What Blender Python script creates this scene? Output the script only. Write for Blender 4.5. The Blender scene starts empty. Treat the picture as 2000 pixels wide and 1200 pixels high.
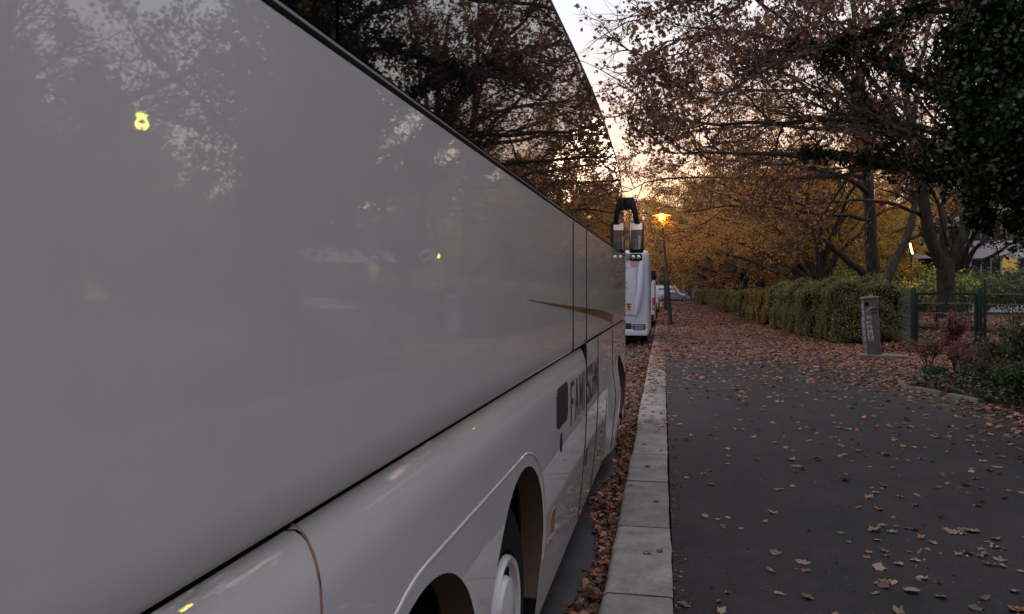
import bpy, bmesh, math, random
import numpy as np
from math import radians as R, sin, cos, pi, sqrt
from mathutils import Vector, Matrix

S = bpy.context.scene
COL = S.collection
# ------------------------------------------------------------------ camera, sky, sun, exposure
F = 1500.0                       # focal length in photograph pixels (2000 wide)
HOR = 567.0                      # horizon row
TH = math.atan(295 / F)          # the kerb runs to x=1295
EYE = 1.85
PZ = 0.14                        # pavement level above the road
cam_d = bpy.data.cameras.new('camera'); cam = bpy.data.objects.new('camera', cam_d); COL.objects.link(cam)
cam.location = (0, 0, EYE); cam.rotation_euler = (R(90), 0, TH)
cam_d.sensor_width = 36; cam_d.lens = 27.0; cam_d.shift_y = -(600 - HOR) / 2000
cam_d.clip_start = 0.05; cam_d.clip_end = 3000
cam_d.dof.use_dof = True; cam_d.dof.focus_distance = 14; cam_d.dof.aperture_fstop = 9
S.camera = cam
S.render.resolution_x, S.render.resolution_y = 1024, 614
S.view_settings.view_transform = 'Standard'; S.view_settings.look = 'None'
S.view_settings.exposure = 0.92; S.view_settings.gamma = 1
S.cycles.use_denoising = True
S.cycles.max_bounces = 7; S.cycles.diffuse_bounces = 3; S.cycles.glossy_bounces = 4
S.cycles.transparent_max_bounces = 8
S.cycles.sample_clamp_indirect = 4

W = bpy.data.worlds.new("World"); S.world = W; W.use_nodes = True
nt = W.node_tree; nt.nodes.clear(); L = nt.links
def N(t, tree=None): return (tree or nt).nodes.new(t)
out = N('ShaderNodeOutputWorld'); add = N('ShaderNodeAddShader'); L.new(add.outputs[0], out.inputs[0])
sky = N('ShaderNodeTexSky'); sky.sky_type = 'NISHITA'; sky.sun_disc = False
SUN_EL, SUN_AZ = R(3.0), R(4.0)
sky.sun_elevation = SUN_EL; sky.sun_rotation = SUN_AZ; sky.dust_density = 2.0; sky.air_density = 1.5
b1 = N('ShaderNodeBackground'); b1.inputs[1].default_value = 0.02; L.new(sky.outputs[0], b1.inputs[0])
tc = N('ShaderNodeTexCoord'); sx = N('ShaderNodeSeparateXYZ'); L.new(tc.outputs['Generated'], sx.inputs[0])
def ramp(stops):
    r = N('ShaderNodeValToRGB'); e = r.color_ramp.elements
    while len(e) < len(stops): e.new(0.5)
    for q, (p, c) in zip(e, stops): q.position = p; q.color = (*c, 1)
    L.new(sx.outputs['Z'], r.inputs[0]); return r
west = ramp([(0.0, (.60, .40, .22)), (.08, (.62, .50, .34)), (.15, (.60, .51, .45)), (.24, (.54, .51, .53)), (.34, (.50, .54, .61)), (.6, (.80, .80, .90)), (1, (.88, .87, .97))])
east = ramp([(0.0, (.36, .28, .27)), (.12, (.46, .34, .34)), (.30, (.46, .38, .41)), (.50, (.50, .52, .62)), (1, (.88, .87, .97))])
mx = N('ShaderNodeMix'); mx.data_type = 'RGBA'
mr = N('ShaderNodeMapRange'); mr.inputs[1].default_value = -0.3; mr.inputs[2].default_value = 0.9
L.new(sx.outputs['Y'], mr.inputs[0]); L.new(mr.outputs[0], mx.inputs[0])
L.new(east.outputs[0], mx.inputs[6]); L.new(west.outputs[0], mx.inputs[7])
b2 = N('ShaderNodeBackground'); b2.inputs[1].default_value = 0.85; L.new(mx.outputs[2], b2.inputs[0])
L.new(b1.outputs[0], add.inputs[0]); L.new(b2.outputs[0], add.inputs[1])

sd = bpy.data.lights.new('sun', 'SUN'); sd.energy = 0.25; sd.angle = R(12); sd.color = (1, .72, .48)
so = bpy.data.objects.new('sun', sd); COL.objects.link(so)
so.rotation_euler = (R(90) - SUN_EL - R(4), 0, pi - SUN_AZ)   # light comes from straight ahead, low
# ------------------------------------------------------------------ helpers
def at(x, y, D):                 # photograph pixel at camera depth D -> world
    t = (x - 1000) / F
    return Vector((D * (t * cos(TH) - sin(TH)), D * (t * sin(TH) + cos(TH)), EYE - (y - HOR) / F * D))
def gp(x, y, z=PZ):              # pixel on the ground plane z
    D = (EYE - z) * F / (y - HOR); return at(x, y, D)
def tag(o, label=None, cat=None, group=None, kind=None):
    if label: o['label'] = label
    if cat: o['category'] = cat
    if group: o['group'] = group
    if kind: o['kind'] = kind
    return o
def empty(name, loc=(0, 0, 0), rz=0, label=None, cat=None, group=None):
    o = bpy.data.objects.new(name, None); COL.objects.link(o); o.location = loc; o.rotation_euler = (0, 0, rz)
    o.empty_display_size = .2
    return tag(o, label, cat, group)
def link(name, me, mats, parent=None, smooth=False, loc=None):
    o = bpy.data.objects.new(name, me); COL.objects.link(o)
    for m in (mats if isinstance(mats, (list, tuple)) else [mats]):
        if m is not None: me.materials.append(m)
    if parent: o.parent = parent
    if loc is not None: o.location = loc
    if smooth: me.polygons.foreach_set('use_smooth', [True] * len(me.polygons))
    return o
def smooth_angle(o, ang=35):
    me = o.data
    me.polygons.foreach_set('use_smooth', [True] * len(me.polygons))
    try: me.set_sharp_from_angle(angle=R(ang))
    except Exception: pass
def raw(name, V, Fs):
    me = bpy.data.meshes.new(name); me.from_pydata([tuple(v) for v in V], [], [tuple(f) for f in Fs]); me.update(); return me
class MB:
    def __init__(s): s.v = []; s.f = []
    def add(s, V, Fs):
        o = len(s.v); s.v += [tuple(v) for v in V]; s.f += [tuple(i + o for i in f) for f in Fs]
    def box(s, c, d, rot=None, taper=1.0):
        c = Vector(c); hx, hy, hz = d[0] / 2, d[1] / 2, d[2] / 2
        vs = []
        for z in (-1, 1):
            k = taper if z > 0 else 1
            for x, y in ((-1, -1), (1, -1), (1, 1), (-1, 1)):
                p = Vector((x * hx * k, y * hy * k, z * hz))
                if rot is not None: p = rot @ p
                vs.append(c + p)
        s.add(vs, [(3, 2, 1, 0), (4, 5, 6, 7), (0, 1, 5, 4), (1, 2, 6, 5), (2, 3, 7, 6), (3, 0, 4, 7)])
    def bar(s, a, b, w, h=None):
        a, b = Vector(a), Vector(b); d = b - a; l = d.length
        q = d.to_track_quat('Z', 'Y').to_matrix(); s.box((a + b) / 2, (w, h or w, l), q)
    def tube(s, pts, rad, n=8, cap=True):
        pts = [Vector(p) for p in pts]; rr = rad if isinstance(rad, (list, tuple)) else [rad] * len(pts)
        o = len(s.v); up = Vector((0, 0, 1)); prev = None
        for i, p in enumerate(pts):
            t = (pts[min(i + 1, len(pts) - 1)] - pts[max(i - 1, 0)]).normalized()
            if prev is None:
                u = t.cross(up if abs(t.z) < .95 else Vector((1, 0, 0))).normalized()
            else:
                u = (prev - t * prev.dot(t)).normalized()
            prev = u; w = t.cross(u)
            for k in range(n):
                a = 2 * pi * k / n; s.v.append(tuple(p + (u * cos(a) + w * sin(a)) * rr[i]))
        for i in range(len(pts) - 1):
            for k in range(n):
                a = o + i * n + k; b = o + i * n + (k + 1) % n; s.f.append((a, b, b + n, a + n))
        if cap:
            s.f.append(tuple(o + k for k in reversed(range(n)))); e = o + (len(pts) - 1) * n; s.f.append(tuple(e + k for k in range(n)))
    def lathe(s, c, prof, axis='Z', n=24, close=False):       # prof: (r, h)
        o = len(s.v); c = Vector(c)
        for r, h in prof:
            for k in range(n):
                a = 2 * pi * k / n
                p = (r * cos(a), r * sin(a), h) if axis == 'Z' else ((h, r * cos(a), r * sin(a)) if axis == 'X' else (r * cos(a), h, r * sin(a)))
                s.v.append(tuple(c + Vector(p)))
        for i in range(len(prof) - 1):
            for k in range(n):
                a = o + i * n + k; b = o + i * n + (k + 1) % n; s.f.append((a, b, b + n, a + n))
    def build(s, name, mat, parent=None, smooth=False, bevel=0, ang=35):
        me = raw(name, s.v, s.f); bm = bmesh.new(); bm.from_mesh(me); bmesh.ops.recalc_face_normals(bm, faces=bm.faces[:])
        if bevel: bmesh.ops.bevel(bm, geom=[e for e in bm.edges if len(e.link_faces) == 2 and e.calc_face_angle(0) > .6], offset=bevel, segments=2, affect='EDGES', profile=.6, clamp_overlap=True)
        bm.to_mesh(me); bm.free(); o = link(name, me, mat, parent)
        if smooth or bevel: smooth_angle(o, ang)
        return o
def np_mesh(name, V, Fs, cols=None):
    """V (n,3); Fs (m,k) uniform polygons; cols (m,3) per face"""
    me = bpy.data.meshes.new(name); V = np.asarray(V, np.float32); Fs = np.asarray(Fs, np.int32)
    m, k = Fs.shape
    me.vertices.add(len(V)); me.vertices.foreach_set('co', V.ravel())
    me.loops.add(m * k); me.loops.foreach_set('vertex_index', Fs.ravel())
    me.polygons.add(m); me.polygons.foreach_set('loop_start', np.arange(0, m * k, k, dtype=np.int32))
    me.polygons.foreach_set('loop_total', np.full(m, k, np.int32))
    if cols is not None:
        a = me.attributes.new('leaf_col', 'FLOAT_COLOR', 'FACE')
        c4 = np.ones((m, 4), np.float32); c4[:, :3] = cols; a.data.foreach_set('color', c4.ravel())
    me.update(calc_edges=True); return me

# ------------------------------------------------------------------ materials
def mat(name, col=(.5, .5, .5), rough=.6, metal=0, spec=.5, coat=0, coat_rough=.03, ior=1.5):
    m = bpy.data.materials.new(name); m.use_nodes = True; b = m.node_tree.nodes['Principled BSDF']
    b.inputs['Base Color'].default_value = (*col, 1); b.inputs['Roughness'].default_value = rough
    b.inputs['Metallic'].default_value = metal; b.inputs['Specular IOR Level'].default_value = spec
    b.inputs['Coat Weight'].default_value = coat; b.inputs['Coat Roughness'].default_value = coat_rough
    b.inputs['IOR'].default_value = ior
    return m
def nodes(m): return m.node_tree, m.node_tree.nodes['Principled BSDF']
def noise_col(m, c1, c2, scale=5, detail=6, lo=.35, hi=.65, coord='Object', stretch=None, rough=.6):
    t, b = nodes(m); tcn = t.nodes.new('ShaderNodeTexCoord'); n = t.nodes.new('ShaderNodeTexNoise')
    n.inputs['Scale'].default_value = scale; n.inputs['Detail'].default_value = detail; n.inputs['Roughness'].default_value = rough
    src = tcn.outputs[coord]
    if stretch:
        mp = t.nodes.new('ShaderNodeMapping'); mp.inputs['Scale'].default_value = stretch; t.links.new(src, mp.inputs[0]); src = mp.outputs[0]
    t.links.new(src, n.inputs['Vector'])
    r = t.nodes.new('ShaderNodeValToRGB'); r.color_ramp.elements[0].position = lo; r.color_ramp.elements[1].position = hi
    r.color_ramp.elements[0].color = (*c1, 1); r.color_ramp.elements[1].color = (*c2, 1)
    t.links.new(n.outputs[0], r.inputs[0]); t.links.new(r.outputs[0], b.inputs['Base Color'])
    return r, n, src
def bump(m, scale, strength, dist=.01, detail=4, stretch=None, coat=False):
    t, b = nodes(m); tcn = t.nodes.new('ShaderNodeTexCoord'); n = t.nodes.new('ShaderNodeTexNoise')
    n.inputs['Scale'].default_value = scale; n.inputs['Detail'].default_value = detail
    src = tcn.outputs['Object']
    if stretch:
        mp = t.nodes.new('ShaderNodeMapping'); mp.inputs['Scale'].default_value = stretch; t.links.new(src, mp.inputs[0]); src = mp.outputs[0]
    t.links.new(src, n.inputs['Vector']); bp = t.nodes.new('ShaderNodeBump')
    bp.inputs['Strength'].default_value = strength; bp.inputs['Distance'].default_value = dist
    t.links.new(n.outputs[0], bp.inputs['Height'])
    if 'Normal' in b.inputs: t.links.new(bp.outputs[0], b.inputs['Normal'])
    t.links.new(bp.outputs[0], b.inputs['Coat Normal'])
    return m
def leaf_mat(name, trans=.45, gain=1.0, rough=.6):
    m = bpy.data.materials.new(name); m.use_nodes = True; t = m.node_tree; b = t.nodes['Principled BSDF']
    a = t.nodes.new('ShaderNodeAttribute'); a.attribute_name = 'leaf_col'
    g = t.nodes.new('ShaderNodeMix'); g.data_type = 'RGBA'; g.blend_type = 'MULTIPLY'; g.inputs[0].default_value = 1
    g.inputs[7].default_value = (gain, gain, gain, 1); t.links.new(a.outputs['Color'], g.inputs[6])
    b.inputs['Roughness'].default_value = rough; b.inputs['Specular IOR Level'].default_value = .35
    t.links.new(g.outputs[2], b.inputs['Base Color'])
    tr = t.nodes.new('ShaderNodeBsdfTranslucent'); t.links.new(g.outputs[2], tr.inputs[0])
    ms = t.nodes.new('ShaderNodeMixShader'); ms.inputs[0].default_value = trans
    t.links.new(b.outputs[0], ms.inputs[1]); t.links.new(tr.outputs[0], ms.inputs[2]); t.links.new(ms.outputs[0], t.nodes['Material Output'].inputs[0])
    return m
def emit(name, col, s):
    m = mat(name, (0, 0, 0)); t, b = nodes(m); b.inputs['Emission Color'].default_value = (*col, 1); b.inputs['Emission Strength'].default_value = s; return m

M = {}
M['bark'] = mat('bark', (.06, .05, .045), .9, spec=.2); noise_col(M['bark'], (.028, .023, .02), (.095, .082, .07), 9, 8, .3, .7, stretch=(1, 1, .25)); bump(M['bark'], 22, .9, .03, 6, (1, 1, .2))
M['bark_mossy'] = mat('bark_mossy', (.06, .06, .04), .9, spec=.2); noise_col(M['bark_mossy'], (.022, .020, .016), (.068, .062, .05), 6, 8, .3, .7, stretch=(1, 1, .35)); bump(M['bark_mossy'], 22, .8, .03, 6, (1, 1, .2))
M['leaf'] = leaf_mat('leaf', .40, 1.1); M['evergreen_leaf'] = leaf_mat('evergreen_leaf', .15, rough=.35); M['litter'] = leaf_mat('litter_leaf', .1, rough=.75)
M['hedge'] = leaf_mat('hedge_leaf', .35, 2.1)
# asphalt of the footway
M['asphalt'] = mat('footway_asphalt', (.03, .028, .032), .72, spec=.3)
r, n, src = noise_col(M['asphalt'], (.004, .0034, .0041), (.0165, .0138, .0152), 1.3, 12, .36, .66, rough=.7)
t, b = nodes(M['asphalt']); n2 = t.nodes.new('ShaderNodeTexNoise'); n2.inputs['Scale'].default_value = 120; n2.inputs['Detail'].default_value = 4
t.links.new(src, n2.inputs['Vector']); r2 = t.nodes.new('ShaderNodeValToRGB'); r2.color_ramp.elements[0].position = .56; r2.color_ramp.elements[1].position = .72
r2.color_ramp.elements[0].color = (0, 0, 0, 1); r2.color_ramp.elements[1].color = (.042, .037, .039, 1)
t.links.new(n2.outputs[0], r2.inputs[0]); ad = t.nodes.new('ShaderNodeMix'); ad.data_type = 'RGBA'; ad.blend_type = 'ADD'; ad.inputs[0].default_value = 1
n5 = t.nodes.new('ShaderNodeTexNoise'); n5.inputs['Scale'].default_value = 5.5; n5.inputs['Detail'].default_value = 12; n5.inputs['Roughness'].default_value = .75; t.links.new(src, n5.inputs['Vector'])
r5 = t.nodes.new('ShaderNodeValToRGB'); r5.color_ramp.elements[0].position = .38; r5.color_ramp.elements[1].position = .66; r5.color_ramp.elements[0].color = (.55, .55, .56, 1); r5.color_ramp.elements[1].color = (1.4, 1.36, 1.38, 1); t.links.new(n5.outputs[0], r5.inputs[0])
m5 = t.nodes.new('ShaderNodeMix'); m5.data_type = 'RGBA'; m5.blend_type = 'MULTIPLY'; m5.inputs[0].default_value = 1; t.links.new(r.outputs[0], m5.inputs[6]); t.links.new(r5.outputs[0], m5.inputs[7])
t.links.new(m5.outputs[2], ad.inputs[6]); t.links.new(r2.outputs[0], ad.inputs[7])
# trodden leaf fragments and stains get denser away from the camera (their own patches on the tarmac)
n3 = t.nodes.new('ShaderNodeTexNoise'); n3.inputs['Scale'].default_value = 7; n3.inputs['Detail'].default_value = 8; t.links.new(src, n3.inputs['Vector'])
sep = t.nodes.new('ShaderNodeSeparateXYZ'); t.links.new(src, sep.inputs[0])
mrr = t.nodes.new('ShaderNodeMapRange'); mrr.inputs[1].default_value = 9; mrr.inputs[2].default_value = 30; mrr.inputs[3].default_value = -.28; mrr.inputs[4].default_value = .16
t.links.new(sep.outputs['Y'], mrr.inputs[0]); ma = t.nodes.new('ShaderNodeMath'); ma.operation = 'ADD'; t.links.new(n3.outputs[0], ma.inputs[0]); t.links.new(mrr.outputs[0], ma.inputs[1])
r3 = t.nodes.new('ShaderNodeValToRGB'); r3.color_ramp.elements[0].position = .5; r3.color_ramp.elements[1].position = .62; t.links.new(ma.outputs[0], r3.inputs[0])
mm = t.nodes.new('ShaderNodeMix'); mm.data_type = 'RGBA'; t.links.new(r3.outputs[0], mm.inputs[0]); t.links.new(ad.outputs[2], mm.inputs[6]); mm.inputs[7].default_value = (.12, .052, .034, 1)
t.links.new(mm.outputs[2], b.inputs['Base Color']); bump(M['asphalt'], 95, .7, .008, 5)
M['road'] = mat('road_asphalt', (.04, .04, .044), .55, spec=.45); noise_col(M['road'], (.012, .0115, .0125), (.030, .029, .032), 3, 10, .3, .7); bump(M['road'], 150, .4, .006, 3)
M['soil'] = mat('soil', (.03, .02, .014), .95, spec=.1); noise_col(M['soil'], (.018, .013, .009), (.10, .052, .028), 5, 9, .38, .7); bump(M['soil'], 14, .8, .05, 6)
M['granite'] = mat('granite', (.3, .29, .28), .75, spec=.3)
t, b = nodes(M['granite']); r, n, src = noise_col(M['granite'], (.15, .134, .124), (.385, .352, .328), 5, 10, .3, .7, rough=.75)
av = t.nodes.new('ShaderNodeAttribute'); av.attribute_name = 'leaf_col'
g = t.nodes.new('ShaderNodeMix'); g.data_type = 'RGBA'; g.blend_type = 'MULTIPLY'; g.inputs[0].default_value = 1
t.links.new(r.outputs[0], g.inputs[6]); t.links.new(av.outputs['Color'], g.inputs[7])
n2 = t.nodes.new('ShaderNodeTexNoise'); n2.inputs['Scale'].default_value = 240; t.links.new(src, n2.inputs['Vector'])
r2 = t.nodes.new('ShaderNodeValToRGB'); r2.color_ramp.elements[0].position = .35; r2.color_ramp.elements[1].position = .6; r2.color_ramp.elements[0].color = (.62, .62, .62, 1); t.links.new(n2.outputs[0], r2.inputs[0])
g2 = t.nodes.new('ShaderNodeMix'); g2.data_type = 'RGBA'; g2.blend_type = 'MULTIPLY'; g2.inputs[0].default_value = 1; t.links.new(g.outputs[2], g2.inputs[6]); t.links.new(r2.outputs[0], g2.inputs[7])
t.links.new(g2.outputs[2], b.inputs['Base Color']); bump(M['granite'], 60, .5, .008, 5)
M['moss'] = mat('moss_joint', (.03, .035, .015), .95, spec=.1); noise_col(M['moss'], (.015, .014, .01), (.05, .06, .02), 30, 4)
# bus
M['paint'] = mat('bus_white_paint', (.62, .60, .60), .42, spec=.35, coat=1.0, coat_rough=.02); bump(M['paint'], 1.6, .06, .004, 2)
t, b = nodes(M['paint']); b.inputs['Coat IOR'].default_value = 2.0
for l in list(t.links):
    if l.to_socket == b.inputs['Normal']: t.links.remove(l)
noise_col(M['paint'], (.585, .565, .56), (.655, .635, .635), 1.4, 10, .3, .7, rough=.72)
M['archtint'] = mat('arch_return_tint', (.13, .085, .07), .6)  # white arch return, coloured brown for its shade and mirrored leaves
M['glass'] = mat('tinted_glass', (.006, .006, .007), .015, spec=.5, ior=2.3); bump(M['glass'], 1.3, .10, .006, 2)
M['rubber'] = mat('black_rubber', (.012, .012, .013), .5); M['dark'] = mat('dark_void', (.006, .006, .006), .9, spec=.1)
M['tyre'] = mat('tyre', (.008, .008, .008), .9, spec=.2); M['black_gloss'] = mat('black_plastic_gloss', (.006, .006, .007), .42, spec=.3)
M['grille'] = mat('grille_dark', (.02, .02, .022), .55)
M['silver'] = mat('silver_trim', (.45, .45, .46), .3, metal=.8)
M['mirror'] = mat('mirror_glass', (.9, .9, .9), .01, metal=1)
M['letters'] = mat('dark_lettering', (.03, .027, .032), .45, spec=.3); M['bronze'] = mat('bronze_decal', (.16, .075, .028), .3, coat=.8)
M['amber'] = mat('amber_lens', (.35, .08, .01), .25, coat=.5); M['red'] = mat('red_lens', (.35, .012, .02), .25, coat=.6)
M['white_plastic'] = mat('white_plastic', (.55, .54, .55), .35, coat=.5)
M['vanwhite'] = mat('motorhome_white', (.56, .60, .69), .35, coat=.6); M['yellow'] = mat('sticker_yellow', (.65, .48, .03), .5)
M['iron'] = mat('dark_iron', (.018, .022, .02), .55); M['green'] = mat('fence_green', (.012, .032, .026), .4, spec=.5); M['wire'] = mat('weathered_green_wire', (.10, .14, .115), .45); M['steel'] = mat('galvanised', (.20, .21, .22), .45, metal=.3)
M['brown'] = mat('column_brown', (.10, .072, .066), .6); noise_col(M['brown'], (.09, .070, .068), (.135, .108, .104), 8, 6)
M['greypaint'] = mat('column_grey', (.26, .24, .25), .6); noise_col(M['greypaint'], (.16, .14, .15), (.36, .34, .35), 12, 8)
M['concrete'] = mat('concrete', (.16, .15, .15), .85); noise_col(M['concrete'], (.10, .095, .095), (.21, .20, .195), 7, 8)
M['render'] = mat('building_render', (.80, .79, .82), .8); M['edging'] = mat('edging_stone', (.1, .095, .09), .85); noise_col(M['edging'], (.06, .055, .052), (.14, .13, .125), 9, 9); M['ochre'] = mat('ochre_panel', (.42, .24, .07), .6); M['winglass'] = mat('window_glass', (.03, .035, .045), .05, spec=.8)
M['frame'] = mat('window_frame', (.45, .45, .5), .5)
M['silvercar'] = mat('silver_car_paint', (.32, .33, .36), .3, metal=.5, coat=.7); M['darkcar'] = mat('dark_car_paint', (.03, .01, .015), .3, coat=.8); M['beigecar'] = mat('beige_car_paint', (.5, .46, .40), .35, coat=.5)
M['sodium'] = emit('sodium_glow', (1, .62, .05), 14); M['tube'] = emit('lit_tube', (1, .60, .12), 7); M['bulb'] = emit('lit_bulb', (1, .80, .25), 60)
M['litwin'] = emit('lit_window', (1, .6, .18), .16)
M['paper'] = mat('sticker_paper', (.42, .42, .46), .6); M['ink'] = mat('sticker_ink', (.03, .03, .04), .6)

# ------------------------------------------------------------------ ground
def sheet(name, pts, z, m, kind='structure'):
    me = raw(name, [(x, y, z) for x, y in pts], [tuple(range(len(pts)))]); o = link(name, me, m); tag(o, kind=kind)
    return o
KL, KR = -.33, .05
sheet('ground', [(-400, -200), (400, -200), (400, 900), (-400, 900)], -.30, M['soil'])
def slab(name, x0, x1, y0, y1, z0, z1, m):
    b = MB(); b.box(((x0 + x1) / 2, (y0 + y1) / 2, (z0 + z1) / 2), (x1 - x0, y1 - y0, z1 - z0)); o = b.build(name, m); tag(o, kind='structure'); return o
slab('road', -9.0, KL - .02, -60, 300, -.29, 0.0, M['road'])
slab('cross_street', KR, 120, 118, 128, -.29, .09, M['road'])
slab('pavement', KR + .01, 7.6, -40, 117.5, -.28, PZ, M['asphalt'])
slab('cross_street_kerb', KR, 60, 117.5, 118, -.28, PZ + .03, M['concrete'])
slab('garden_ground', 7.6, 120, -60, 117.5, -.27, PZ - .01, M['soil'])
slab('far_ground', KR, 120, 128, 300, -.27, PZ, M['soil'])
slab('far_pavement', -13, -9.0, -60, 300, -.28, PZ, M['concrete'])
slab('verge', -60, -13, -60, 300, -.28, PZ - .01, M['soil'])
# kerb stones, each with its own tone and slightly uneven edges
rng = np.random.default_rng(7); kb = bmesh.new(); lay = kb.faces.layers.float_color.new('leaf_col')
joints = [-9, -7.6, -6.4, -5.1, -3.9, -2.6, -1.3, .2, 1.6, 3.15, 4.36, 5.62, 6.95, 8.1, 9.2]
y = 9.2
while y < 117: y += rng.uniform(.95, 1.3); joints.append(y)
for a, b_ in zip(joints[:-1], joints[1:]):
    q = b_ - a; nseg = 6 if a < 20 else 1; dz = rng.uniform(-.004, .004); tone = rng.uniform(.68, 1.12); xl = KL + rng.uniform(-.006, .006); xr = KR + rng.uniform(-.008, .004)
    wob = lambda: rng.uniform(-.006, .006) if a < 20 else 0
    rows = []
    for i in range(nseg + 1):
        yy = a + .009 + (q - .018) * i / nseg; l = xl + wob(); r_ = xr + wob(); z = PZ + .006 + dz + (0 if 0 < i < nseg else -.002)
        rows.append([kb.verts.new(p) for p in ((l - .004, yy, -.05), (l, yy, z - .022), (l + .014, yy, z - .005), (l + .03, yy, z), (r_ - .012, yy, z), (r_, yy, z - .008), (r_, yy, -.05))])
    for r0, r1 in zip(rows[:-1], rows[1:]):
        for k in range(6):
            f = kb.faces.new((r0[k], r0[k + 1], r1[k + 1], r1[k])); f[lay] = (tone, tone * rng.uniform(.97, 1.0), tone * .98, 1); f.smooth = True
    for rr in (rows[0], rows[-1][::-1]):
        f = kb.faces.new(rr); f[lay] = (tone * .6,) * 3 + (1,)
bmesh.ops.recalc_face_normals(kb, faces=kb.faces[:])
me = bpy.data.meshes.new('kerb'); kb.to_mesh(me); kb.free(); o = link('kerb', me, M['granite']); tag(o, kind='structure')
try: me.set_sharp_from_angle(angle=R(50))
except Exception: pass
slab('kerb_bed', KL + .012, KR - .004, -9, 117, -.2, PZ - .012, M['moss'])

# ------------------------------------------------------------------ bus (local frame: n sideways, s along, z up)
BR = math.atan(314 / F) - TH
bus = empty('coach', (0, 0, 0), 0, 'large white touring coach parked close along the kerb, dark tinted windows above', 'coach')
BC = Vector((-.61 - 1.25, 4.2, 0)); bus.rotation_euler = (0, 0, -BR); bus.location = Matrix.Rotation(-BR, 4, 'Z') @ BC
def Bp(n, s, z): return Vector((n, s, z)) - BC
HALF = 1.25
def sstep(a, b, x):
    x = min(1, max(0, (x - a) / (b - a))); return x * x * (3 - 2 * x)
def inset(s, z, shoulder=False):
    v = 0
    if z < .95: v += ((.95 - z) / .77) ** 1.5 * .065
    if shoulder and z > 1.285: v += .040 * ((z - 1.285) / .147) ** 2.1
    if z > 2.3: v += .007 * ((z - 2.3) / 1.05) ** 2
    if s > 7.3 and z < 1.1:
        v -= .085 * sstep(7.4, 8.25, s) * (1 - sstep(9.2, 10.0, s)) * sstep(1.1, .75, z) * 1.0
    return v
sstep_dn = lambda a, b, x: 1 - sstep(a, b, x)
def inset(s, z, shoulder=False):
    v = 0
    if z < .95: v += ((.95 - z) / .77) ** 1.5 * .065
    if shoulder and z > 1.285: v += .040 * ((z - 1.285) / .147) ** 2.1
    if z > 2.3: v += .007 * ((z - 2.3) / 1.05) ** 2
    if z < 1.1: v -= .07 * sstep(7.45, 8.3, s) * (1 - sstep(9.3, 10.0, s)) * (1 - sstep(.70, 1.1, z))
    return v
AR = .60; ARCH = [(1.85, .50), (3.15, .50), (8.95, .50)]
def zbot(s, z0):
    z = z0
    for c, zc in ARCH:
        if abs(s - c) < AR: z = max(z, zc + sqrt(AR * AR - (s - c) ** 2))
    return z
def panel(name, s0, s1, z0, z1, side=1, shoulder=False, cl=0, cr=0, cap_l=False, mt=None, th=.018, ztop=None, rows_top=None):
    """curved sheet with arch cut-outs; cl/cr = radius of rounded top corners, cap_l = left edge follows the neighbour's rounded corner"""
    ss = set([s0, s1]); x = s0
    n = max(2, int((s1 - s0) / .09))
    for i in range(n + 1): ss.add(s0 + (s1 - s0) * i / n)
    has = False
    if z0 < 1:
        for c, zc in ARCH:
            if c + AR > s0 and c - AR < s1:
                has = True
                for k in range(0, 37):
                    q = c - AR * cos(pi * k / 36)
                    if s0 < q < s1: ss.add(q)
                for q in (c - AR - .0005, c + AR + .0005): ss.add(q) if s0 < q < s1 else None
    ss = sorted(ss); ss = [a for i, a in enumerate(ss) if i == 0 or a - ss[i - 1] > 4e-4]
    def corner(z, r):
        if r <= 0 or z <= z1 - r: return 0
        return r - sqrt(max(0, r * r - (z - (z1 - r)) ** 2))
    top_rows = rows_top or ([z1, z1 - .008, z1 - .02, z1 - .035, z1 - .055, z1 - .08, z1 - .11, z1 - .15, z1 - .2] if z1 < 1.6 else [z1, z1 - .012, z1 - .04, z1 - .12, (z0 + z1) / 2 + .1, (z0 + z1) / 2 - .1, z0 + .08, z0 + .02, z0 + .006, z0])
    V = []; nz = None
    for s in ss:
        zt = min(z1, ztop(s)) if ztop else z1
        if z1 < 1.6 and z0 < 1.2:
            zb = zbot(s, z0); zl = max(z1 - .24, 1.15); rows = top_rows + [zl + (zb - zl) * k / 9 for k in range(0, 10)]
        else: rows = [z0 + (z - z0) * (zt - z0) / (z1 - z0) for z in top_rows]
        nz = len(rows)
        for z in rows:
            q = s
            if cr: q -= corner(z, cr) * max(0, 1 - (s1 - s) / .3)
            if cap_l: q -= corner(z, .10) * 0 - 0
            if cl: q += corner(z, cl) * max(0, 1 - (s - s0) / .3)
            if cap_l: q -= max(0, 1 - (s - s0) / .3) * corner(z, cap_l)
            i = inset(q, z, shoulder)
            if z1 > 1.6 and z - z0 < .03 and z0 < 1.6: i += .010 * (1 - (z - z0) / .03) ** 2
            nn = (HALF - i) * side
            V.append(Vector((nn, q - BC.y, z)))
    Fs = []
    for a in range(len(ss) - 1):
        for k in range(nz - 1):
            p = a * nz + k; f = (p, p + 1, p + 1 + nz, p + nz); Fs.append(f if side > 0 else f[::-1])
    me = raw(name, V, Fs); bm = bmesh.new(); bm.from_mesh(me); bmesh.ops.remove_doubles(bm, verts=bm.verts[:], dist=2e-4)
    bmesh.ops.recalc_face_normals(bm, faces=bm.faces[:])
    av = sum((f.normal.x * f.calc_area() for f in bm.faces)); 
    if av * side < 0: bmesh.ops.reverse_faces(bm, faces=bm.faces[:])
    bm.to_mesh(me); bm.free()
    o = link(name, me, mt or M['paint'], bus); smooth_angle(o, 30)
    if th:
        md = o.modifiers.new('thick', 'SOLIDIFY'); md.thickness = th; md.offset = -1
        md.use_even_offset = False; o.data.materials.append(M['rubber']); md.material_offset_rim = 1; es = o.modifiers.new('split', 'EDGE_SPLIT'); es.split_angle = R(40)
    return o
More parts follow.
